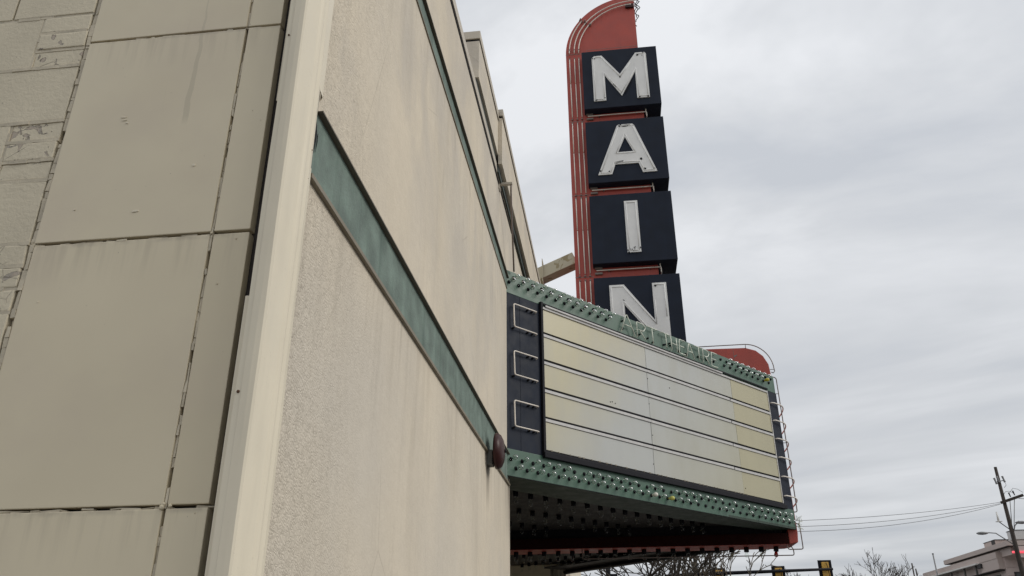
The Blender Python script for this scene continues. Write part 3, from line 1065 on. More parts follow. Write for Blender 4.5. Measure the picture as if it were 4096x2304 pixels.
# ---- light bulbs
def bulb_mesh(name, glass, broken=False):
    bm = BM()
    lathe(bm, [(0.021, -0.002), (0.021, 0.004), (0.0145, 0.0045), (0.0145, 0.018), (0.012, 0.019)], 10, None, 1)
    if not broken:
        lathe(bm, [(0.0125, 0.0195), (0.0135, 0.030), (0.022, 0.052), (0.0255, 0.068), (0.0245, 0.082), (0.018, 0.094), (0.009, 0.100), (0.003, 0.1015)], 12, None, 0)
        tube(bm, [(0, 0, 0.02), (0, 0, 0.055)], 0.003, 5, False, 1)
    return mesh_of(bm, name, [glass, 'black'])
BM_clear = bulb_mesh('light_bulb', 'glass_bulb')
BM_empty = bulb_mesh('bulb_socket', 'glass_bulb', True)
BM_white = bulb_mesh('white_light_bulb', 'white_bulb')
BM_yel = bulb_mesh('yellow_light_bulb', 'yellow_bulb')
BM_lime = bulb_mesh('lime_light_bulb', 'lime_bulb')
QN = NRM.to_track_quat('Z', 'Y')
def bulb(s, z, kind='clear', tilt=0.1):
    q = QN.to_matrix().to_4x4() @ Matrix.Rotation(random.uniform(-tilt, tilt), 4, 'X') @ Matrix.Rotation(random.uniform(-tilt, tilt), 4, 'Y')
    me = {'clear': BM_clear, 'empty': BM_empty, 'white': BM_white, 'yellow': BM_yel, 'lime': BM_lime}[kind]
    nm = {'clear': 'light_bulb', 'empty': 'bulb_socket'}.get(kind, 'light_bulb')
    lb = {'white': 'milky white bulb', 'lime': 'half yellow white bulb', 'yellow': 'yellow bulb'}.get(kind)
    return put(nm, me, marquee, F(s, z, 0.0), q.to_euler(), lb, (1.15, 1.15, 1.12))
random.seed(31)
for k in range(35):
    s = 0.060 + 0.1735 * k
    if s < 6.12:
        kind = 'empty' if k in (6, 13, 16, 24, 26) else 'clear'
        bulb(s, 3.688 - 0.004 * k / 34, kind)
    s2 = 0.137 + 0.1735 * k
    if s2 < 6.12:
        kind = 'clear'
        if abs(s2 - 2.53) < 0.09: kind = 'white'
        elif abs(s2 - 2.90) < 0.09: kind = 'lime'
        elif k in (20, 21, 22, 25, 26, 28, 30): kind = 'empty'
        bulb(s2, 3.592 - 0.004 * k / 34, kind)
for k in range(12):
    bulb(0.120 + 0.165 * k, 5.972, 'clear'); bulb(0.042 + 0.165 * k, 5.893, 'clear')
for k in range(10):
    s = 4.62 + 0.165 * k
    bulb(s, 5.975, 'empty' if k in (0, 9) or s > 6.0 else 'clear')
    if s - 0.08 > 4.6:
        bulb(s - 0.08, 5.893, 'yellow' if k == 8 else ('empty' if k in (2, 9) else 'clear'))

# ---- tube lettering ART THEATRE along the upper band
GL = {
 'A': [[(0.0, 0.0), (0.42, 1.0), (0.5, 1.0), (1.0, 0.0)], [(0.2, 0.42), (0.8, 0.42)]],
 'R': [[(0.0, 0.0), (0.05, 1.0), (0.7, 0.96), (0.95, 0.78), (0.75, 0.52), (0.15, 0.50)], [(0.35, 0.5), (0.95, 0.0)]],
 'T': [[(0.0, 1.0), (1.0, 1.0)], [(0.5, 1.0), (0.55, 0.0)]],
 'H': [[(0.05, 1.0), (0.1, 0.0)], [(0.9, 1.0), (0.95, 0.0)], [(0.08, 0.5), (0.92, 0.5)]],
 'E': [[(0.95, 1.0), (0.1, 1.0), (0.05, 0.0), (0.95, 0.0)], [(0.08, 0.52), (0.8, 0.52)]],
}
random.seed(4)
spec = [('A', 2.125, 0.28, 5.785, 0.275), ('R', 2.46, 0.21, 5.785, 0.235), ('T', 2.705, 0.22, 5.775, 0.235),
        ('T', 3.05, 0.175, 5.785, 0.225), ('H', 3.25, 0.165, 5.785, 0.22), ('E', 3.445, 0.155, 5.785, 0.22), ('A', 3.63, 0.20, 5.775, 0.23),
        ('T', 3.86, 0.175, 5.785, 0.22), ('R', 4.06, 0.175, 5.785, 0.22), ('E', 4.275, 0.17, 5.78, 0.225)]
for ch, s0, w, z0, h in spec:
    b = BM()
    for stroke in GL[ch]:
        pts = [F(s0 + (x + random.uniform(-.02, .02)) * w, z0 + y * h, 0.052 + random.uniform(-.006, .006)) for x, y in stroke]
        pts = rounded(pts, 0.02, 3) if len(pts) > 2 else pts
        tube(b, pts, 0.0080, 6)
    for (x, y) in (GL[ch][0][0], GL[ch][0][-1]):
        q = F(s0 + x * w, z0 + y * h, 0.052)
        tube(b, [q, F(s0 + x * w, z0 + y * h, 0.0)], 0.005, 5)
    lt = obj('tube_letter', b, 'neon_dirty', marquee)
    b = BM()
    for q in range(2):
        Mx = Matrix.Translation(F(s0 + random.uniform(0.1, 0.9) * w, z0 + random.uniform(0.15, 0.7) * h, -0.002)) @ QN.to_matrix().to_4x4()
        lathe(b, [(0.014, 0), (0.014, 0.02), (0.008, 0.03)], 8, Mx)
    obj('electrode_cup', b, 'black', lt)

# ---- soffit: green border panels, dark recessed ceiling with hanging bulbs
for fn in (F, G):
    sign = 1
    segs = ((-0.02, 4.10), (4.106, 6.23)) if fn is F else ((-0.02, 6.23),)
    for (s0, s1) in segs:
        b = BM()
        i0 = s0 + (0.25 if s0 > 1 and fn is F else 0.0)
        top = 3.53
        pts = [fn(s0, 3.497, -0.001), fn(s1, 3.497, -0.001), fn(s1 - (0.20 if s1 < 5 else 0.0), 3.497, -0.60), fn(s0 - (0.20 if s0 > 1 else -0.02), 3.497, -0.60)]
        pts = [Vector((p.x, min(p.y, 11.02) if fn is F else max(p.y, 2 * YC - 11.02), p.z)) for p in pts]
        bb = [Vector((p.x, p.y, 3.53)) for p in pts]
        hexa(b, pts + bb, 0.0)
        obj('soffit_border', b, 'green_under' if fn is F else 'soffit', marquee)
# thin black seam line at the band's bottom edge
b = BM(); slab(b, -0.02, SEND, 3.4935, 3.4985, -0.012, 0.0012); obj('edge_strip', b, 'black', marquee)
# ceiling strips (three each side of the keel)
def ceil_strip(fn, o0, o1):
    bb = BM()
    pts = [fn(-3.0, 3.60, o0), fn(SEND + 2, 3.60, o0), fn(SEND + 2, 3.60, o1), fn(-3.0, 3.60, o1)]
    # clip against the keel line and the nose
    poly = pts
    def clip(poly, inside, inter):
        res = []
        for i in range(len(poly)):
            a, c = poly[i - 1], poly[i]
            ia, ic = inside(a), inside(c)
            if ia != ic:
                res.append(inter(a, c))
            if ic:
                res.append(c)
        return res
    yk = 11.10 if fn is F else 2 * YC - 11.10
    sg = 1 if fn is F else -1
    poly = clip(poly, lambda p: sg * (yk - p.y) > 0, lambda a, c: a.lerp(c, (yk - a.y) / (c.y - a.y)))
    poly = clip(poly, lambda p: p.x > -2.19, lambda a, c: a.lerp(c, (-2.19 - a.x) / (c.x - a.x)))
    yw = 6.52 if fn is F else 2 * YC - 6.52
    poly = clip(poly, lambda p: sg * (p.y - yw) > 0, lambda a, c: a.lerp(c, (yw - a.y) / (c.y - a.y)))
    if len(poly) > 2:
        prism(bb, poly, (0, 0, 0.025))
        obj('ceiling_panel', bb, 'soffit', marquee)
for fn in (F, G):
    for (o0, o1) in ((-0.03, -1.50), (-1.508, -2.60), (-2.608, -3.9), (-3.908, -5.6)):
        ceil_strip(fn, o0, o1)
# hanging bulbs on the ceiling
bm_ = BM()
lathe(bm_, [(0.034, 0.0), (0.034, -0.07), (0.030, -0.072)], 10, None, 1)
lathe(bm_, [(0.018, -0.0725), (0.030, -0.11), (0.033, -0.13), (0.026, -0.155), (0.008, -0.165)], 10, None, 0)
HANG = mesh_of(bm_, 'soffit_bulb', ['low_gloss_bulb', 'black'])
cnt = 0
for fn in (F, G):
    for oi, off in enumerate((-0.98, -1.92, -2.85)):
        s = -2.2
        while s < 6.0:
            p = fn(s + 0.13 * oi, 3.60, off)
            okx = p.x > -1.9
            oky = (p.y < 10.95 and p.y > 6.6) if fn is F else (p.y > 2 * YC - 10.95 and p.y < 16.1)
            if okx and oky:
                put('soffit_bulb', HANG, marquee, p, (random.uniform(-.08, .08), random.uniform(-.08, .08), 0)); cnt += 1
            s += 0.27
# keel: the red fin below the soffit, and the nose fin above it
KY0, KY1 = 11.05, 11.69
b = BM()
def finprof(y0, y1, chamf):
    pts = [(3.885, 3.29), (3.90, 3.285), (4.02, 3.305), (4.035, 3.45), (3.99, 6.05), (3.97, 6.29), (3.90, 6.44), (3.78, 6.555), (3.62, 6.61), (3.0, 6.62), (2.6, 6.62), (2.6, 3.63), (3.885, 3.63)]
    return pts
prism(b, [(x, KY0, z) for x, z in finprof(0, 0, 0)], (0, KY1 - KY0, 0))
nose = obj('nose_fin', b, 'red', marquee)
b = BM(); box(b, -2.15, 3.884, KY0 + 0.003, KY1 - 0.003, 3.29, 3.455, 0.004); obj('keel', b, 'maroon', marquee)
b = BM(); box(b, -2.15, 3.884, KY0 + 0.02, KY1 - 0.02, 3.284, 3.2895, 0.001); obj('keel_underside', b, 'red', marquee)
b = BM(); box(b, -2.15, 3.80, KY0 + 0.06, KY1 - 0.06, 3.456, 3.62); obj('keel_hanger', b, 'black', marquee)
bv = nose.modifiers.new('rounded', 'BEVEL'); bv.width = 0.012; bv.segments = 2; bv.limit_method = 'ANGLE'
# seam with a torn spot on the fin
b = BM(); box(b, 3.398, 3.403, KY0 - 0.0015, KY0, 6.05, 6.61); prism(b, [(3.40, KY0 - 0.004, 6.47), (3.46, KY0 - 0.004, 6.49), (3.45, KY0 - 0.004, 6.468), (3.40, KY0 - 0.004, 6.44)], (0, 0.003, 0))
obj('fin_seam', b, 'neon_dark', nose)
# sockets hanging below the keel
bm_ = BM()
lathe(bm_, [(0.040, 0.0), (0.040, -0.07), (0.034, -0.078)], 10, None, 1)
lathe(bm_, [(0.020, -0.0785), (0.032, -0.115), (0.034, -0.135), (0.026, -0.155), (0.008, -0.162)], 10, None, 0)
KB = mesh_of(bm_, 'keel_bulb', ['low_gloss_bulb', 'black'])
bm_ = BM()
lathe(bm_, [(0.040, 0.0), (0.040, -0.07), (0.034, -0.078)], 10, None, 1)
lathe(bm_, [(0.020, -0.0785), (0.032, -0.115), (0.034, -0.135), (0.026, -0.155), (0.008, -0.162)], 10, None, 0)
KBR = mesh_of(bm_, 'red_keel_bulb', ['red_bulb', 'black'])
for k in range(21):
    x = 3.72 - 0.235 * k
    if x > -1.6:
        put('keel_bulb', KBR if k == 0 else KB, marquee, (x, 11.33, 3.2835), (random.uniform(-.12, .12), random.uniform(-.12, .12), 0), 'red bulb at the nose end of the keel' if k == 0 else None)
# outline tubes round the nose
b = BM()
tube(b, rounded([(3.90, KY0 + 0.1, 3.285), (3.95, KY0 + 0.1, 3.22), (3.95, KY0 + 0.1, 3.125), (0.6, KY0 + 0.1, 3.135), (0.6, KY0 + 0.1, 3.28)], 0.03), 0.009, 6)
obj('neon_tube', b, 'neon_dark', marquee)
b = BM()
tube(b, rounded([(3.84, KY0 + 0.02, 3.27), (3.86, KY0 + 0.02, 3.205), (4.085, KY0 + 0.02, 3.205), (4.085, KY0 + 0.02, 3.58), (4.035, KY0 + 0.02, 3.60)], 0.03), 0.009, 6)
obj('neon_tube', b, 'neon_dark', marquee)
b = BM()
tube(b, rounded([(4.02, KY0, 3.775), (4.075, KY0, 3.775), (4.075, KY0, 4.2), (4.060, KY0, 6.03), (4.015, KY0, 6.05)], 0.03), 0.009, 6)
tube(b, [(4.07, KY0, 4.9), (4.02, KY0, 4.9)], 0.006, 5); tube(b, [(4.06, KY0, 5.75), (4.0, KY0, 5.75)], 0.006, 5)
obj('neon_tube', b, 'neon_dark', marquee)
b = BM()
arc = []
for k in range(13):
    a = math.radians(90 - 90 * k / 12)
    arc.append((3.60 + 0.45 * math.cos(a), KY0, 6.20 + 0.475 * math.sin(a)))
tube(b, [(2.35, KY0, 6.665)] + arc + [(4.055, KY0, 6.16), (4.03, KY0, 6.125), (3.995, KY0, 6.14)], 0.0085, 6)
tube(b, [(3.62, KY0, 6.67), (3.62, KY0, 6.60)], 0.006, 5); tube(b, [(4.045, KY0, 6.19), (3.98, KY0, 6.19)], 0.006, 5)
obj('neon_tube', b, 'neon_dark', marquee)
# hooked tubes wrapping the nose
for z in (5.53, 5.228, 4.921, 4.613, 4.302, 3.994):
    b = BM()
    p0 = F(5.985, z, 0.0); p1 = F(5.985, z + 0.004, 0.035); p2 = F(6.14, z, 0.05)
    pts = [p0, p1, F(6.06, z + 0.004, 0.045), p2, (4.075, 11.0, z - 0.002), (4.125, 11.12, z - 0.02), (4.13, 11.3, z - 0.045), (4.09, 11.5, z - 0.09), (4.045, 11.60, z - 0.12)]
    sm = []
    P = [Vector(p) for p in pts]
    for i in range(len(P) - 1):
        sm.append(P[i])
        sm.append((P[i] + P[i + 1]) / 2)
    sm.append(P[-1])
    for _ in range(2):
        sm = [sm[0]] + [(sm[i - 1] + sm[i] * 2 + sm[i + 1]) / 4 for i in range(1, len(sm) - 1)] + [sm[-1]]
    tube(b, sm, 0.011, 7)
    obj('neon_hook', b, 'neon', marquee)
# tangle of dead wiring at the lower corner
b = BM()
random.seed(8)
p = Vector((4.06, 11.02, 3.70))
pts = [p.copy()]
for k in range(46):
    t = k / 46
    c = Vector((4.075, 11.03, 3.70 - 0.20 * t))
    pts.append(c + Vector((random.uniform(-.045, .05), random.uniform(-.05, .05), random.uniform(-.045, .045))))
tube(b, pts, 0.0032, 4)
obj('wire_tangle', b, 'neon_dirty', marquee)
# hanging cable, chase conduit under far side
b = BM(); tube(b, [(3.28, 11.4, 3.14), (3.281, 11.4, 2.2)], 0.006, 5); obj('hanging_cable', b, 'grey_box', marquee)
b = BM(); tube(b, [G(0.1, 3.43, -0.12), G(SEND, 3.43, -0.12)], 0.035, 8); obj('conduit', b, 'black', marquee)
b = BM(); tube(b, [G(1.3, 3.47, -0.75), G(SEND - 1.2, 3.47, -0.75)], 0.02, 6); obj('conduit', b, 'black', marquee)
b = BM(); slab(b, 0.0, SEND, 3.40, 3.497, -0.03, -0.004, G, 0.004); obj('bottom_gutter', b, 'soffit', marquee)

# ------------------------------------------------------------------ vertical sign
sign = root('vertical_blade_sign', 'tall red blade sign with four navy boxes spelling MAIN in white letters', 'sign', (1.46, YC, 6.1))
RX0, RX1 = 0.69, 2.235
b = BM()
cx_, cz_, R_ = 2.21, 13.50, 1.52
outl = [(RX0, 6.012), (RX0, 13.50)]
for k in range(1, 25):
    a = math.radians(180 - 90 * k / 24)
    outl.append((cx_ + R_ * math.cos(a), cz_ + R_ * math.sin(a)))
outl += [(RX1, 15.02), (RX1, 6.012)]
prism(b, [(x, KY0, z) for x, z in outl], (0, KY1 - KY0, 0))
body = obj('sign_body', b, 'red', sign)
# sheet seams
b = BM()
for z in (13.51, 11.745, 9.96, 8.17):
    box(b, RX0 - 0.004, 1.03, KY0 - 0.002, KY0, z - 0.006, z + 0.006)
box(b, 1.13, 1.135, KY0 - 0.002, KY0, 13.40, 13.60); box(b, 1.13, 2.23, KY0 - 0.002, KY0, 13.595, 13.602)
obj('sheet_seam', b, MT['neon_dark'], body)
BX0, BX1 = 1.028, 2.592
BY0, BY1 = 10.85, 11.89
boxes = [(11.885, 13.375), (10.10, 11.56), (8.338, 9.81), (6.62, 8.045)]
letters = {
 0: ('M', [(1.235, 13.17), (1.29, 13.225), (1.445, 13.225), (1.80, 12.70), (2.15, 13.225), (2.335, 13.225), (2.37, 13.18), (2.37, 12.055), (2.115, 12.055), (2.115, 12.735), (1.81, 12.145), (1.485, 12.70), (1.485, 12.055), (1.235, 12.055)], None),
 1: ('A', [(1.655, 11.40), (1.70, 11.425), (1.965, 11.425), (2.0, 11.39), (2.375, 10.265), (2.10, 10.265), (2.03, 10.485), (1.575, 10.485), (1.50, 10.265), (1.23, 10.265)], [(1.80, 11.12), (1.945, 10.765), (1.645, 10.765)]),
 2: ('I', [(1.685, 9.635), (1.94, 9.635), (1.94, 8.525), (1.685, 8.525)], None),
 3: ('N', [(1.305, 7.87), (1.57, 7.87), (2.08, 7.14), (2.08, 7.87), (2.335, 7.87), (2.335, 6.74), (2.09, 6.74), (1.56, 7.47), (1.56, 6.74), (1.305, 6.74)], None),
}
def inset(pts, d):
    n = len(pts)
    A = sum(pts[i][0] * pts[(i + 1) % n][1] - pts[(i + 1) % n][0] * pts[i][1] for i in range(n))
    sg = 1 if A > 0 else -1
    res = []
    for i in range(n):
        p0, p1, p2 = Vector(pts[i - 1]), Vector(pts[i]), Vector(pts[(i + 1) % n])
        d1 = (p1 - p0).normalized(); d2 = (p2 - p1).normalized()
        n1 = Vector((-d1.y, d1.x)) * sg; n2 = Vector((-d2.y, d2.x)) * sg
        bis = (n1 + n2)
        if bis.length < 1e-6:
            bis = n1
        bis.normalize()
        k = max(0.45, bis.dot(n1))
        q = p1 + bis * d / k
        res.append((q.x, q.y))
    return res
def plate(bm, pts, hole, y, dy, mi=0):
    if hole is None:
        prism(bm, [(x, y, z) for x, z in pts], (0, dy, 0), mi)
    else:
        # split the A: join hole to the outer apex with a bridge
        tri = hole
        # left half, right half
        ax = tri[0][0]
        top = [p for p in pts if p[1] > 11.3]
        left = [(ax, 11.425), (1.70, 11.425), (1.655, 11.40), (1.23, 10.265), (1.50, 10.265), (1.575, 10.485), (ax, 10.485), (ax, 10.765), tri[2], tri[0]]
        rightp = [tri[0], tri[1], (ax, 10.765), (ax, 10.485), (2.03, 10.485), (2.10, 10.265), (2.375, 10.265), (2.0, 11.39), (1.965, 11.425), (ax, 11.425)]
        prism(bm, [(x, y, z) for x, z in left], (0, dy, 0), mi)
        prism(bm, [(x, y, z) for x, z in rightp], (0, dy, 0), mi)
random.seed(12)
for i, (z0, z1) in enumerate(boxes):
    b = BM()
    box(b, BX0, BX1, BY0, BY1, z0, z1, 0.006)
    bx = obj('letter_box', b, 'navy', sign)
    ch, pts, hole = letters[i]
    b = BM()
    plate(b, pts, hole, BY0 - 0.022, 0.0215)
    lt = obj('letter', b, 'letter', bx, label='white letter ' + ch)
    # bent tube that follows the letter outline
    ins = inset(pts, 0.038)
    b = BM()
    n = len(ins)
    for k in range(n):
        p, q = Vector(ins[k]), Vector(ins[(k + 1) % n])
        if random.random() < 0.16 and (q - p).length > 0.5:
            q = p.lerp(q, 0.6)
        yy = BY0 - 0.0245
        dd = (q - p)
        if dd.length > 0.03:
            tube(b, [(p.x, yy, p.y), (q.x, yy, q.y)], 0.0095, 6)
    if hole:
        hh = [(1.80, 11.20), (1.985, 10.735), (1.60, 10.735)]
        for k in range(3):
            p, q = hh[k], hh[(k + 1) % 3]
            tube(b, [(p[0], BY0 - 0.0245, p[1]), (q[0], BY0 - 0.0245, q[1])], 0.0095, 6)
    obj('neon_tube', b, 'letter', bx)
    # electrode holes and rust marks at the tube ends
    b = BM()
    n2 = len(pts)
    for k in range(n2):
        for _q in range(random.choice((0, 1, 1, 2))):
            p = Vector(ins[k])
            w = random.uniform(0.012, 0.032)
            x, z = p.x + random.uniform(-.03, .03), p.y + random.uniform(-.05, .05)
            g = [(x + w * random.uniform(.5, 1) * math.cos(2 * PI * j / 6), BY0 - 0.0285, z + 1.2 * w * random.uniform(.4, 1) * math.sin(2 * PI * j / 6)) for j in range(6)]
            prism(b, g, (0, 0.003, 0))
    if i == 0:
        prism(b, [(1.86, BY0 - 0.0285, 12.20), (2.02, BY0 - 0.0285, 12.52), (2.03, BY0 - 0.0285, 12.50), (1.88, BY0 - 0.0285, 12.19)], (0, 0.003, 0))
        prism(b, [(1.70, BY0 - 0.0285, 12.36), (1.64, BY0 - 0.0285, 12.46), (1.655, BY0 - 0.0285, 12.46), (1.72, BY0 - 0.0285, 12.37)], (0, 0.003, 0))
    if i == 1:
        prism(b, [(1.72, BY0 - 0.0285, 11.40), (1.78, BY0 - 0.0285, 11.36), (1.88, BY0 - 0.0285, 11.37), (1.93, BY0 - 0.0285, 11.41)], (0, 0.003, 0))
        prism(b, [(1.58, BY0 - 0.0285, 10.50), (1.58, BY0 - 0.0285, 10.54), (1.74, BY0 - 0.0285, 10.56), (1.72, BY0 - 0.0285, 10.52)], (0, 0.003, 0))
    if i == 2:
        for k in range(9):
            x = random.uniform(1.70, 1.92); z = random.uniform(8.54, 8.62)
            prism(b, [(x, BY0 - 0.0285, z), (x + .02, BY0 - 0.0285, z + .01), (x + .015, BY0 - 0.0285, z + .035)], (0, 0.003, 0))
    obj('electrode_hole', b, 'black', bx, kind='stuff')
    # pair of tubes in the red gap below each box
    if i < 3:
        gap_top, gap_bot = z0, boxes[i + 1][1]
        for dz_, xe_ in ((0.040, 2.275), (-0.070, 2.285)):
            zz = gap_top + dz_
            b = BM()
            tube(b, rounded([(1.09, KY0 - 0.05, zz), (xe_, KY0 - 0.05, zz), (xe_, KY0 - 0.05, zz - 0.10), (xe_, KY0 + 0.03, zz - 0.11)], 0.015), 0.011, 6)
            nt_ = obj('neon_tube', b, 'neon', sign)
            b = BM()
            box(b, 1.06, 1.20, KY0 - 0.045, KY0 - 0.001, zz - 0.075, zz - 0.035, 0.004)
            tube(b, [(1.32, KY0 - 0.05, zz), (1.32, KY0, zz - 0.01)], 0.014, 6)
            tube(b, [(2.08, KY0 - 0.05, zz), (2.08, KY0, zz - 0.01)], 0.010, 6)
            obj('tube_support', b, 'neon_dark', nt_, kind='stuff')
# three running tubes up the wall side and over the round top
segz = [(6.3, 8.06), (8.22, 9.86), (9.99, 11.66), (11.82, 13.34)]
xs = (0.768, 0.872, 0.966)
for j, x in enumerate(xs):
    for (za, zb) in segz:
        b = BM()
        tube(b, [(x + 0.004, KY0 - 0.045, za), (x, KY0 - 0.045, (za + zb) / 2 + 0.1)], 0.0115, 6)
        tube(b, [(x, KY0 - 0.045, (za + zb) / 2 + 0.125), (x - 0.002, KY0 - 0.045, zb)], 0.0115, 6)
        nt_ = obj('neon_tube', b, 'neon', sign)
        b = BM()
        for zz in (za - 0.035, zb + 0.03, za + 0.45, (za + zb) / 2 + 0.11):
            tube(b, [(x, KY0, zz), (x, KY0 - 0.04, zz)], 0.017 if zz > zb or zz < za else 0.008, 7)
        obj('tube_support', b, 'neon_dark', nt_, kind='stuff')
    rr = cx_ - x
    arc = []
    amax = (38, 93, 88)[j]
    for k in range(26):
        a = math.radians(180 - amax * k / 25)
        arc.append((cx_ + rr * math.cos(a), KY0 - 0.045, cz_ + rr * math.sin(a)))
    b = BM(); tube(b, arc, 0.0115, 6)
    nt_ = obj('neon_tube', b, 'neon', sign)
    b = BM()
    for a in (180 - 38, 180 - 4):
        a = math.radians(a)
        tube(b, [(cx_ + rr * math.cos(a), KY0, cz_ + rr * math.sin(a)), (cx_ + rr * math.cos(a), KY0 - 0.06, cz_ + rr * math.sin(a))], 0.016, 7)
    obj('tube_support', b, 'neon_dark', nt_, kind='stuff')
b = BM(); box(b, 2.04, 2.225, KY0 - 0.05, KY0 - 0.0005, 14.66, 14.76, 0.01); obj('junction_box', b, 'bell', sign)
b = BM()
for (x, z) in ((1.02, 14.43), (1.12, 14.38), (1.24, 14.26)):
    tube(b, [(x, KY0, z), (x + 0.03, KY0 - 0.06, z + 0.02)], 0.016, 6)
obj('tube_support', b, 'neon_dark', sign, kind='stuff')
# dangling torn cable at the cut edge of the top
b = BM()
random.seed(17)
for q in range(3):
    pts = []
    for k in range(22):
        t = k / 21
        pts.append((2.26 + 0.035 * math.sin(t * 19 + q * 2) + 0.03 * q + random.uniform(-.02, .02), KY0 + 0.05 + random.uniform(-.02, .02), 15.15 - t * (0.95 - 0.22 * q)))
    tube(b, pts, 0.010, 5)
obj('torn_cable', b, 'wire', sign)

# strut from the wall to the sign
st = BM()
def beam(bm, p, q, w, h):
    p, q = Vector(p), Vector(q)
    d = (q - p).normalized()
    sde = Vector((-d.y, d.x, 0)).normalized() * w / 2
    upv = d.cross(sde).normalized()
    if upv.z < 0:
        upv = -upv
    upv *= h / 2
    hexa(bm, [p - sde - upv, q - sde - upv, q + sde - upv, p + sde - upv, p - sde + upv, q - sde + upv, q + sde + upv, p + sde + upv], 0.004)
strut = root('support_strut', 'cream square strut with peeling paint bracing the red sign to the wall', 'strut', (0.0, 11.9, 8.0))
beam(st, (-0.12, 11.26, 8.29), (0.688, 11.26, 8.64), 0.30, 0.235)
obj('strut_tube', st, 'strut', strut)
st = BM(); box(st, 0.06, 0.072, 11.05, 11.47, 8.15, 8.62, 0.002); obj('base_plate', st, 'strut', strut)

# ------------------------------------------------------------------ street furniture and distance
# mast arm with three signals seen from behind
mast = root('signal_mast', 'dark traffic signal pole whose mast arm reaches right below the marquee', 'signal pole', (4.62, 36, 0))
b = BM(); tube(b, [(4.62, 36, 0), (4.62, 36, 6.6)], [0.13, 0.085], 12); obj('pole', b, 'black', mast)
b = BM(); tube(b, [(3.2, 35.9, 5.10), (4.62, 35.9, 5.135), (7.5, 35.9, 5.19), (10.48, 35.9, 5.25)], [0.05, 0.085, 0.075, 0.055], 10); obj('mast_arm', b, 'black', mast)
def signal(x, z, label):
    t = root('traffic_light', label, 'traffic light', (x, 36.1, z), 'traffic lights on the mast arm')
    bb = BM(); box(bb, x - 0.29, x + 0.29, 36.12, 36.135, z - 0.85, z + 0.42, 0.006); obj('backplate', bb, 'black', t)
    bb = BM(); box(bb, x - 0.15, x + 0.15, 36.02, 36.118, z - 0.72, z + 0.33, 0.02); h = obj('housing', bb, 'signal_yellow', t)
    bb = BM()
    for k in range(2):
        box(bb, x - 0.152, x + 0.152, 36.012, 36.02, z - 0.38 + k * 0.36, z - 0.365 + k * 0.36)
    tube(bb, [(x + 0.03, 36.0, z + 0.30), (x + 0.09, 35.99, z + 0.1), (x + 0.10, 35.99, z - 0.3)], 0.012, 5)
    obj('housing_seam', bb, 'black', h)
    bb = BM()
    for k in range(3):
        tube(bb, [(x, 36.135, z + 0.14 - k * 0.36), (x, 36.36, z + 0.12 - k * 0.36)], 0.13, 12)
    obj('visor', bb, 'signal_yellow', t)
signal(5.62, 4.98, 'yellow traffic light partly hidden behind the bare tree under the marquee')
signal(8.20, 5.02, 'yellow traffic light in black backplate at the middle of the mast arm')
signal(10.22, 5.23, 'yellow traffic light in black backplate at the right end of the mast arm')

lp = root('lamp_post', 'black lamp post just right of the theatre facade beneath the marquee', 'lamp post', (0.78, 30, 0))
b = BM(); tube(b, [(0.78, 30, 0), (0.78, 30, 7.5)], [0.11, 0.09], 10); obj('post', b, 'black', lp)
b = BM(); box(b, 0.84, 1.12, 29.95, 30.05, 4.57, 4.66, 0.01); obj('side_box', b, 'black', lp)

# bare trees
def grow(bm, p, d, length, r, depth, rnd, spread, upb, minr):
    segs = 3
    pts = [p.copy()]; rs = [r]
    q = p.copy(); dd = d.copy()
    for i in range(segs):
        dd = (dd + Vector((rnd.uniform(-1, 1), rnd.uniform(-1, 1), rnd.uniform(-.6, .9))) * 0.16).normalized()
        q = q + dd * length / segs
        pts.append(q.copy()); rs.append(max(minr, r * (1 - 0.32 * (i + 1) / segs)))
    tube(bm, pts, rs, 6 if r > 0.05 else (5 if r > 0.02 else 3), caps=False)
    if depth <= 0:
        return
    n = 2 if rnd.random() < 0.5 else 3
    for k in range(n):
        a = rnd.uniform(0, 2 * PI)
        perp = dd.orthogonal().normalized()
        perp = Matrix.Rotation(a, 3, dd) @ perp
        nd = (dd + perp * rnd.uniform(0.5, 1.0) * spread + Vector((0, 0, upb))).normalized()
        start = pts[-1] if k < 2 else pts[rnd.randint(1, segs)]
        grow(bm, start, nd, length * rnd.uniform(0.66, 0.88), max(minr, rs[-1] * rnd.uniform(0.62, 0.82)), depth - 1, rnd, spread, upb, minr)
    # a side twig
    if depth < 4:
        for k in range(2):
            i = rnd.randint(1, segs)
            nd = (dd + Vector((rnd.uniform(-1, 1), rnd.uniform(-1, 1), rnd.uniform(-.2, .8)))).normalized()
            grow(bm, pts[i], nd, length * 0.45, max(minr, rs[i] * 0.4), max(0, depth - 3), rnd, spread, upb, minr)

def bare_tree(x, y, trunk_h, r, length, depth, seed, label, mat='bark', spread=0.75, upb=0.12, minr=0.008, n0=4):
    rnd = random.Random(seed)
    t = root('bare_tree', label, 'tree', (x, y, 0), 'leafless trees along the street')
    bb = BM()
    pts = [Vector((x, y, -0.02)), Vector((x + 0.03, y, trunk_h * 0.5)), Vector((x, y + 0.03, trunk_h))]
    tube(bb, pts, [r * 1.25, r, r * 0.85], 10)
    obj('trunk', bb, mat, t)
    bb = BM()
    for k in range(n0):
        a = 2 * PI * k / n0 + rnd.uniform(-.4, .4)
        d = Vector((math.cos(a), math.sin(a), rnd.uniform(0.7, 1.5))).normalized()
        grow(bb, pts[-1] - Vector((0, 0, 0.1 * k)), d, length, r * rnd.uniform(0.45, 0.65), depth, rnd, spread, upb, minr)
    grow(bb, pts[-1], Vector((0.05, 0.05, 1)), length, r * 0.7, depth, rnd, spread, upb, minr)
    obj('crown', bb, mat, t)
    return t
bare_tree(1.9, 29, 2.7, 0.15, 1.75, 4, 41, 'leafless dark tree left of the signal pole beneath the marquee', 'bark', 0.8, 0.1, 0.017)
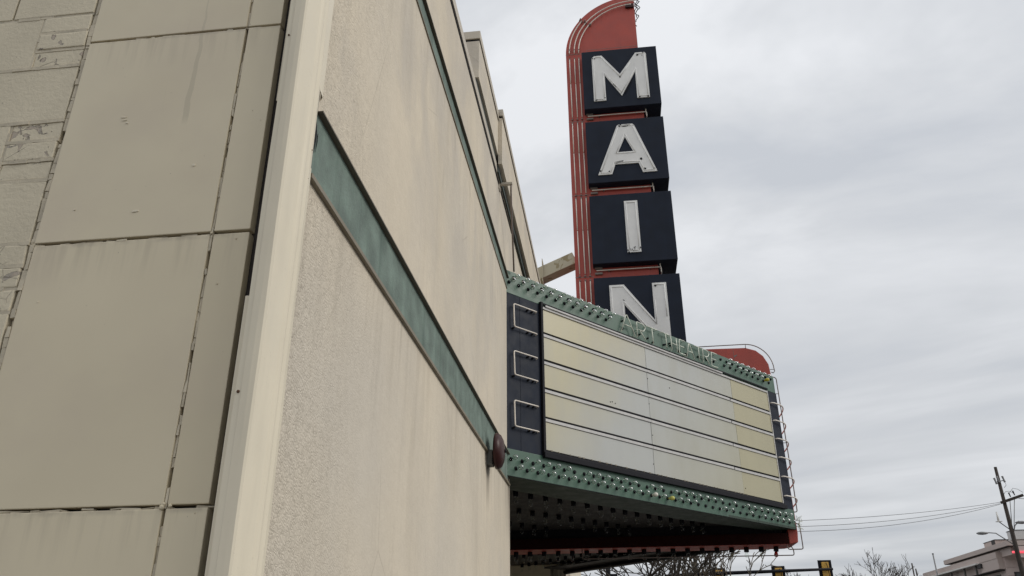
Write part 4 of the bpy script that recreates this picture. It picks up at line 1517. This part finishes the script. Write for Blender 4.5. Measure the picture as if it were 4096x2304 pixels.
bare_tree(3.6, 31, 2.6, 0.17, 1.8, 4, 57, 'leafless dark tree directly behind the signal pole', 'bark', 0.8, 0.1, 0.018)
bare_tree(4.95, 33.5, 2.9, 0.16, 1.35, 4, 43, 'leafless pale barked tree in front of the leftmost traffic light', 'bark_light', 0.7, 0.12, 0.017)
bare_tree(19.8, 62, 3.5, 0.17, 1.55, 5, 77, 'tall leafless tree left of the taupe building', 'bark', 0.75, 0.12, 0.012)
bare_tree(17.0, 63, 3.3, 0.14, 1.25, 5, 78, 'shorter leafless tree right of the rightmost traffic light', 'bark', 0.75, 0.1, 0.012)
bare_tree(14.6, 66, 3.5, 0.14, 1.4, 5, 79, 'leafless tree half hidden behind the rightmost traffic light', 'bark', 0.75, 0.1, 0.012)
tp = root('slim_post', 'thin dark post standing among the bare tree branches', 'post', (20.6, 56, 0))
b = BM(); tube(b, [(20.4, 56, 0), (20.4, 56, 7.42)], 0.045, 7); obj('post', b, 'pole_wood', tp)
tp = root('slim_post', 'short dark post at the left end of the taupe building', 'post', (22.05, 60.5, 0))
b = BM(); tube(b, [(21.9, 60.0, 0), (21.9, 60.0, 7.45)], 0.045, 7); obj('post', b, 'pole_wood', tp)
fp = root('flag_pole', 'slim pale pole rising in front of the taupe building', 'pole', (22.2, 57.2, 0))
b = BM(); tube(b, [(22.2, 57.0, 0), (22.2, 57.0, 8.06)], [0.06, 0.045], 8); obj('pole', b, 'pole_grey', fp)
b = BM(); tube(b, [(22.2, 57.0, 8.06), (22.2, 57.0, 8.12)], 0.06, 8); obj('finial', b, 'black', fp)

# utility pole
PY = 44.0
kx = lambda x: 1.167 + (x - 1.167) * (PY + 2.66) / (50.91 + 2.66)
kz = lambda z: 1.6 + (z - 1.6) * (PY + 2.66) / (50.91 + 2.66)
ux = kx(24.85)
pole = root('utility_pole', 'dark wooden utility pole with crossarm in front of the taupe building', 'utility pole', (ux, PY, 0))
b = BM(); tube(b, [(ux, PY, 0), (ux, PY, kz(12.5))], [0.17, 0.075], 12); obj('pole', b, 'pole_wood', pole)
b = BM(); beam(b, (kx(24.58), PY - 0.14, kz(10.30)), (kx(25.95), PY - 0.14, kz(10.72)), 0.11, 0.14); obj('crossarm', b, 'pole_wood', pole)
b = BM(); tube(b, [(kx(25.15), PY - 0.1, kz(10.45)), (ux + 0.08, PY, kz(9.0))], 0.018, 5); tube(b, [(kx(25.42), PY - 0.1, kz(10.50)), (ux + 0.1, PY, kz(8.6))], 0.018, 5); obj('brace', b, 'grey_box', pole)
for (x, z) in ((25.22, 10.62), (25.48, 10.72)):
    b = BM(); tube(b, [(kx(x), PY - 0.14, kz(z)), (kx(x) - 0.05, PY - 0.14, kz(z) + 0.24)], [0.025, 0.04], 7); obj('insulator', b, 'black', pole)
for (x, z, h) in ((24.60, 11.62, 0.34), (24.78, 11.72, 0.34), (25.10, 11.72, 0.34)):
    b = BM()
    Mx = Matrix.Translation((kx(x), PY - 0.10, kz(z))) @ Matrix.Rotation(-0.2, 4, 'Y')
    lathe(b, [(0.05, -h / 2), (0.055, -h / 2 + .03), (0.042, 0), (0.055, h / 2 - .03), (0.05, h / 2)], 9, Mx)
    obj('cutout_fuse', b, 'pole_grey', pole)
b = BM(); tube(b, [(kx(24.6), PY - 0.08, kz(11.55)), (kx(25.1), PY - 0.08, kz(11.65))], 0.02, 5); obj('fuse_arm', b, 'black', pole)
b = BM()
for a in ([(24.83, 10.75), (25.0, 10.95), (25.22, 10.98)], [(25.22, 10.98), (25.38, 10.9), (25.5, 10.78)], [(25.24, 10.9), (25.48, 11.15), (25.75, 11.08), (26.0, 10.88)], [(25.1, 11.58), (25.15, 11.35), (25.0, 11.2)]):
    tube(b, [(kx(x), PY - 0.13, kz(z)) for x, z in a], 0.010, 4)
obj('jumper_wire', b, 'wire', pole)
def street_lamp_head(pts, hx, hz, sx):
    bb = BM(); tube(bb, pts, 0.028, 6); arm = obj('lamp_arm', bb, 'pole_grey', pole)
    bb = BM()
    Mx = Matrix.Translation((hx, pts[-1][1], hz)) @ Matrix.Rotation(PI / 2 * sx, 4, 'Y') @ Matrix.Scale(0.55, 4, (1, 0, 0))
    lathe(bb, [(0.05, -0.30), (0.12, -0.18), (0.155, 0.0), (0.13, 0.16), (0.05, 0.27)], 10, Mx)
    obj('lamp_head', bb, 'pole_grey', arm)
zz = kz(8.2)
street_lamp_head([(ux, PY, 7.0), (ux - 0.9, PY - 0.2, 7.62), (ux - 1.5, PY - 0.3, 7.66)], ux - 1.62, 7.62, -1)
street_lamp_head([(ux + 0.05, PY, 7.62), (ux + 0.18, PY - 0.1, 8.0), (ux + 0.42, PY - 0.15, 8.22)], ux + 0.52, 8.14, 1)
b = BM(); tube(b, [(ux, PY, 7.75), (ux - 0.55, PY - 0.1, 8.2)], 0.022, 6); br = obj('antenna_bracket', b, 'black', pole)
b = BM(); box(b, ux - 0.70, ux - 0.42, PY - 0.2, PY - 0.02, 8.2, 8.235, 0.004); tube(b, [(ux - 0.57, PY - 0.1, 8.235), (ux - 0.57, PY - 0.1, 8.72)], [0.06, 0.035], 8); obj('antenna', b, 'white_edge', br)
# power lines leaving towards the left
for k, (zl_, ze) in enumerate(((10.33, 7.02), (10.26, 6.88), (10.22, 6.80))):
    p = Vector((kx(24.55), PY - 0.14 + 0.03 * k, kz(zl_)))
    e_ = Vector((4.0, 33.0 + 0.1 * k, ze - 0.05))
    pts = []
    for i in range(25):
        t = i / 24
        q = p.lerp(e_, t); q.z -= 4 * t * (1 - t) * (0.30 + 0.16 * k)
        pts.append(q)
    b = BM(); tube(b, pts, 0.010, 5)
    tag(obj('power_line', b, 'wire'), ('topmost', 'middle', 'lowest')[k] + ' of the three power lines between utility pole and marquee', 'cable', 'power lines from the utility pole')
for k, (z0, z1) in enumerate(((10.68, 10.66), (10.52, 10.40))):
    b = BM(); tube(b, [(kx(25.95 - 0.3 * k), PY - 0.14, kz(z0)), (kx(27.2), PY - 0.5, kz(z1) - 0.06), (kx(29.5), PY - 1.5, kz(z1) - 0.05)], 0.014, 5)
    tag(obj('power_line', b, 'wire'), ('upper', 'lower')[k] + ' power line running off right from the crossarm', 'cable', 'power lines from the utility pole')

# taupe commercial building across the street (street wall at x ~ 22.6, corner at y ~ 48)
tb = root('taupe_building', 'low taupe commercial building with layered fascias and red neon on its corner', 'building', (24, 54, 0))
b = BM(); box(b, 22.95, 36, 48.5, 62, 0, 6.9); obj('wall', b, 'taupe_light', tb)
b = BM(); box(b, 22.62, 35, 46.8, 56.6, 7.34, 7.60, 0.01); box(b, 22.9, 35, 47.2, 56.3, 6.905, 7.3395); fz = obj('upper_fascia', b, 'taupe', tb)
b = BM(); box(b, 22.66, 35, 46.84, 56.56, 7.318, 7.339); obj('fascia_shadow_trim', b, 'roof_dark', fz)
b = BM(); box(b, 22.60, 22.949, 48.52, 60.9, 6.85, 7.20, 0.01); lf = obj('lower_fascia', b, 'taupe', tb)
b = BM(); box(b, 22.38, 22.94, 51.0, 60.9, 6.765, 6.849, 0.004); obj('white_gutter', b, 'white_edge', lf)
b = BM(); box(b, 22.62, 22.949, 48.52, 51.0, 6.28, 6.849, 0.006); obj('corner_fascia', b, 'taupe', tb)
b = BM(); box(b, 22.50, 22.94, 50.7, 51.2, 6.55, 6.79, 0.004); obj('gutter_end', b, 'roof_dark', lf)
b = BM()
y = 48.6
while y < 54.5:
    box(b, 22.45, 22.94, y, y + 0.16, 6.20, 6.235); y += 0.22
obj('corrugated_awning', b, 'roof_dark', tb, kind='stuff')
b = BM(); box(b, 22.5, 22.94, 54.6, 60, 6.3, 6.36); obj('dark_canopy', b, 'roof_dark', tb)
for k in range(7):
    y0 = 49.3 + k * 1.6
    b = BM(); box(b, 22.90, 22.949, y0, y0 + 1.35, 4.4, 6.05, 0.004); wf = obj('window', b, 'grey_box', tb)
    b = BM(); box(b, 22.89, 22.9, y0 + 0.1, y0 + 1.25, 4.5, 5.95); obj('pane', b, 'window', wf)
for y0 in (51.6, 53.4, 55.6, 58.5):
    b = BM(); box(b, 22.55, 22.66, y0, y0 + 0.1, 0, 6.79); obj('canopy_post', b, 'grey_box', tb)
# plank lines on the wall facing the camera, each board its own piece
for k in range(6):
    z0 = 4.6 + k * 0.44
    b = BM(); box(b, 22.97, 35, 48.44 - 0.01 * (k % 2), 48.499, z0, z0 + 0.425, 0.005); obj('wall_board', b, 'taupe_light', tb)
b = BM(); box(b, 23.3, 24.1, 48.38, 48.43, 4.9, 6.1, 0.01); wf = obj('window', b, 'roof_dark', tb)
b = BM(); box(b, 23.38, 24.02, 48.372, 48.38, 4.98, 6.02); obj('pane', b, 'window', wf)
# neon strip
b = BM()
tube(b, [(22.75, 46.72, 6.98), (24.5, 46.72, 6.96), (26.5, 46.72, 6.95)], 0.06, 8)
tag_n = obj('neon_sign', b, 'neon_red', tb)
b = BM(); box(b, 22.9, 35, 46.74, 46.79, 6.70, 7.30); obj('sign_backing', b, 'taupe_light', tb)
# roof gear
b = BM(); box(b, 23.4, 25.4, 50.1, 51.7, 7.601, 8.05, 0.02); u = obj('roof_unit', b, 'taupe', tb)
b = BM(); box(b, 23.39, 23.399, 50.1, 50.6, 7.62, 8.04); box(b, 23.38, 25.4, 50.05, 51.75, 8.051, 8.08); obj('unit_panel', b, 'roof_dark', u)
b = BM(); box(b, 23.5, 25.2, 48.2, 49.4, 7.601, 7.80, 0.01); obj('roof_curb', b, 'roof_dark', tb)
b = BM(); box(b, 23.6, 24.6, 48.0, 48.8, 7.801, 8.30, 0.03); u = obj('vent_hood', b, 'ac', tb)
b = BM(); box(b, 23.58, 24.62, 47.98, 48.82, 8.301, 8.33); obj('hood_cap', b, 'roof_dark', u)

print('objects', len(bpy.data.objects))
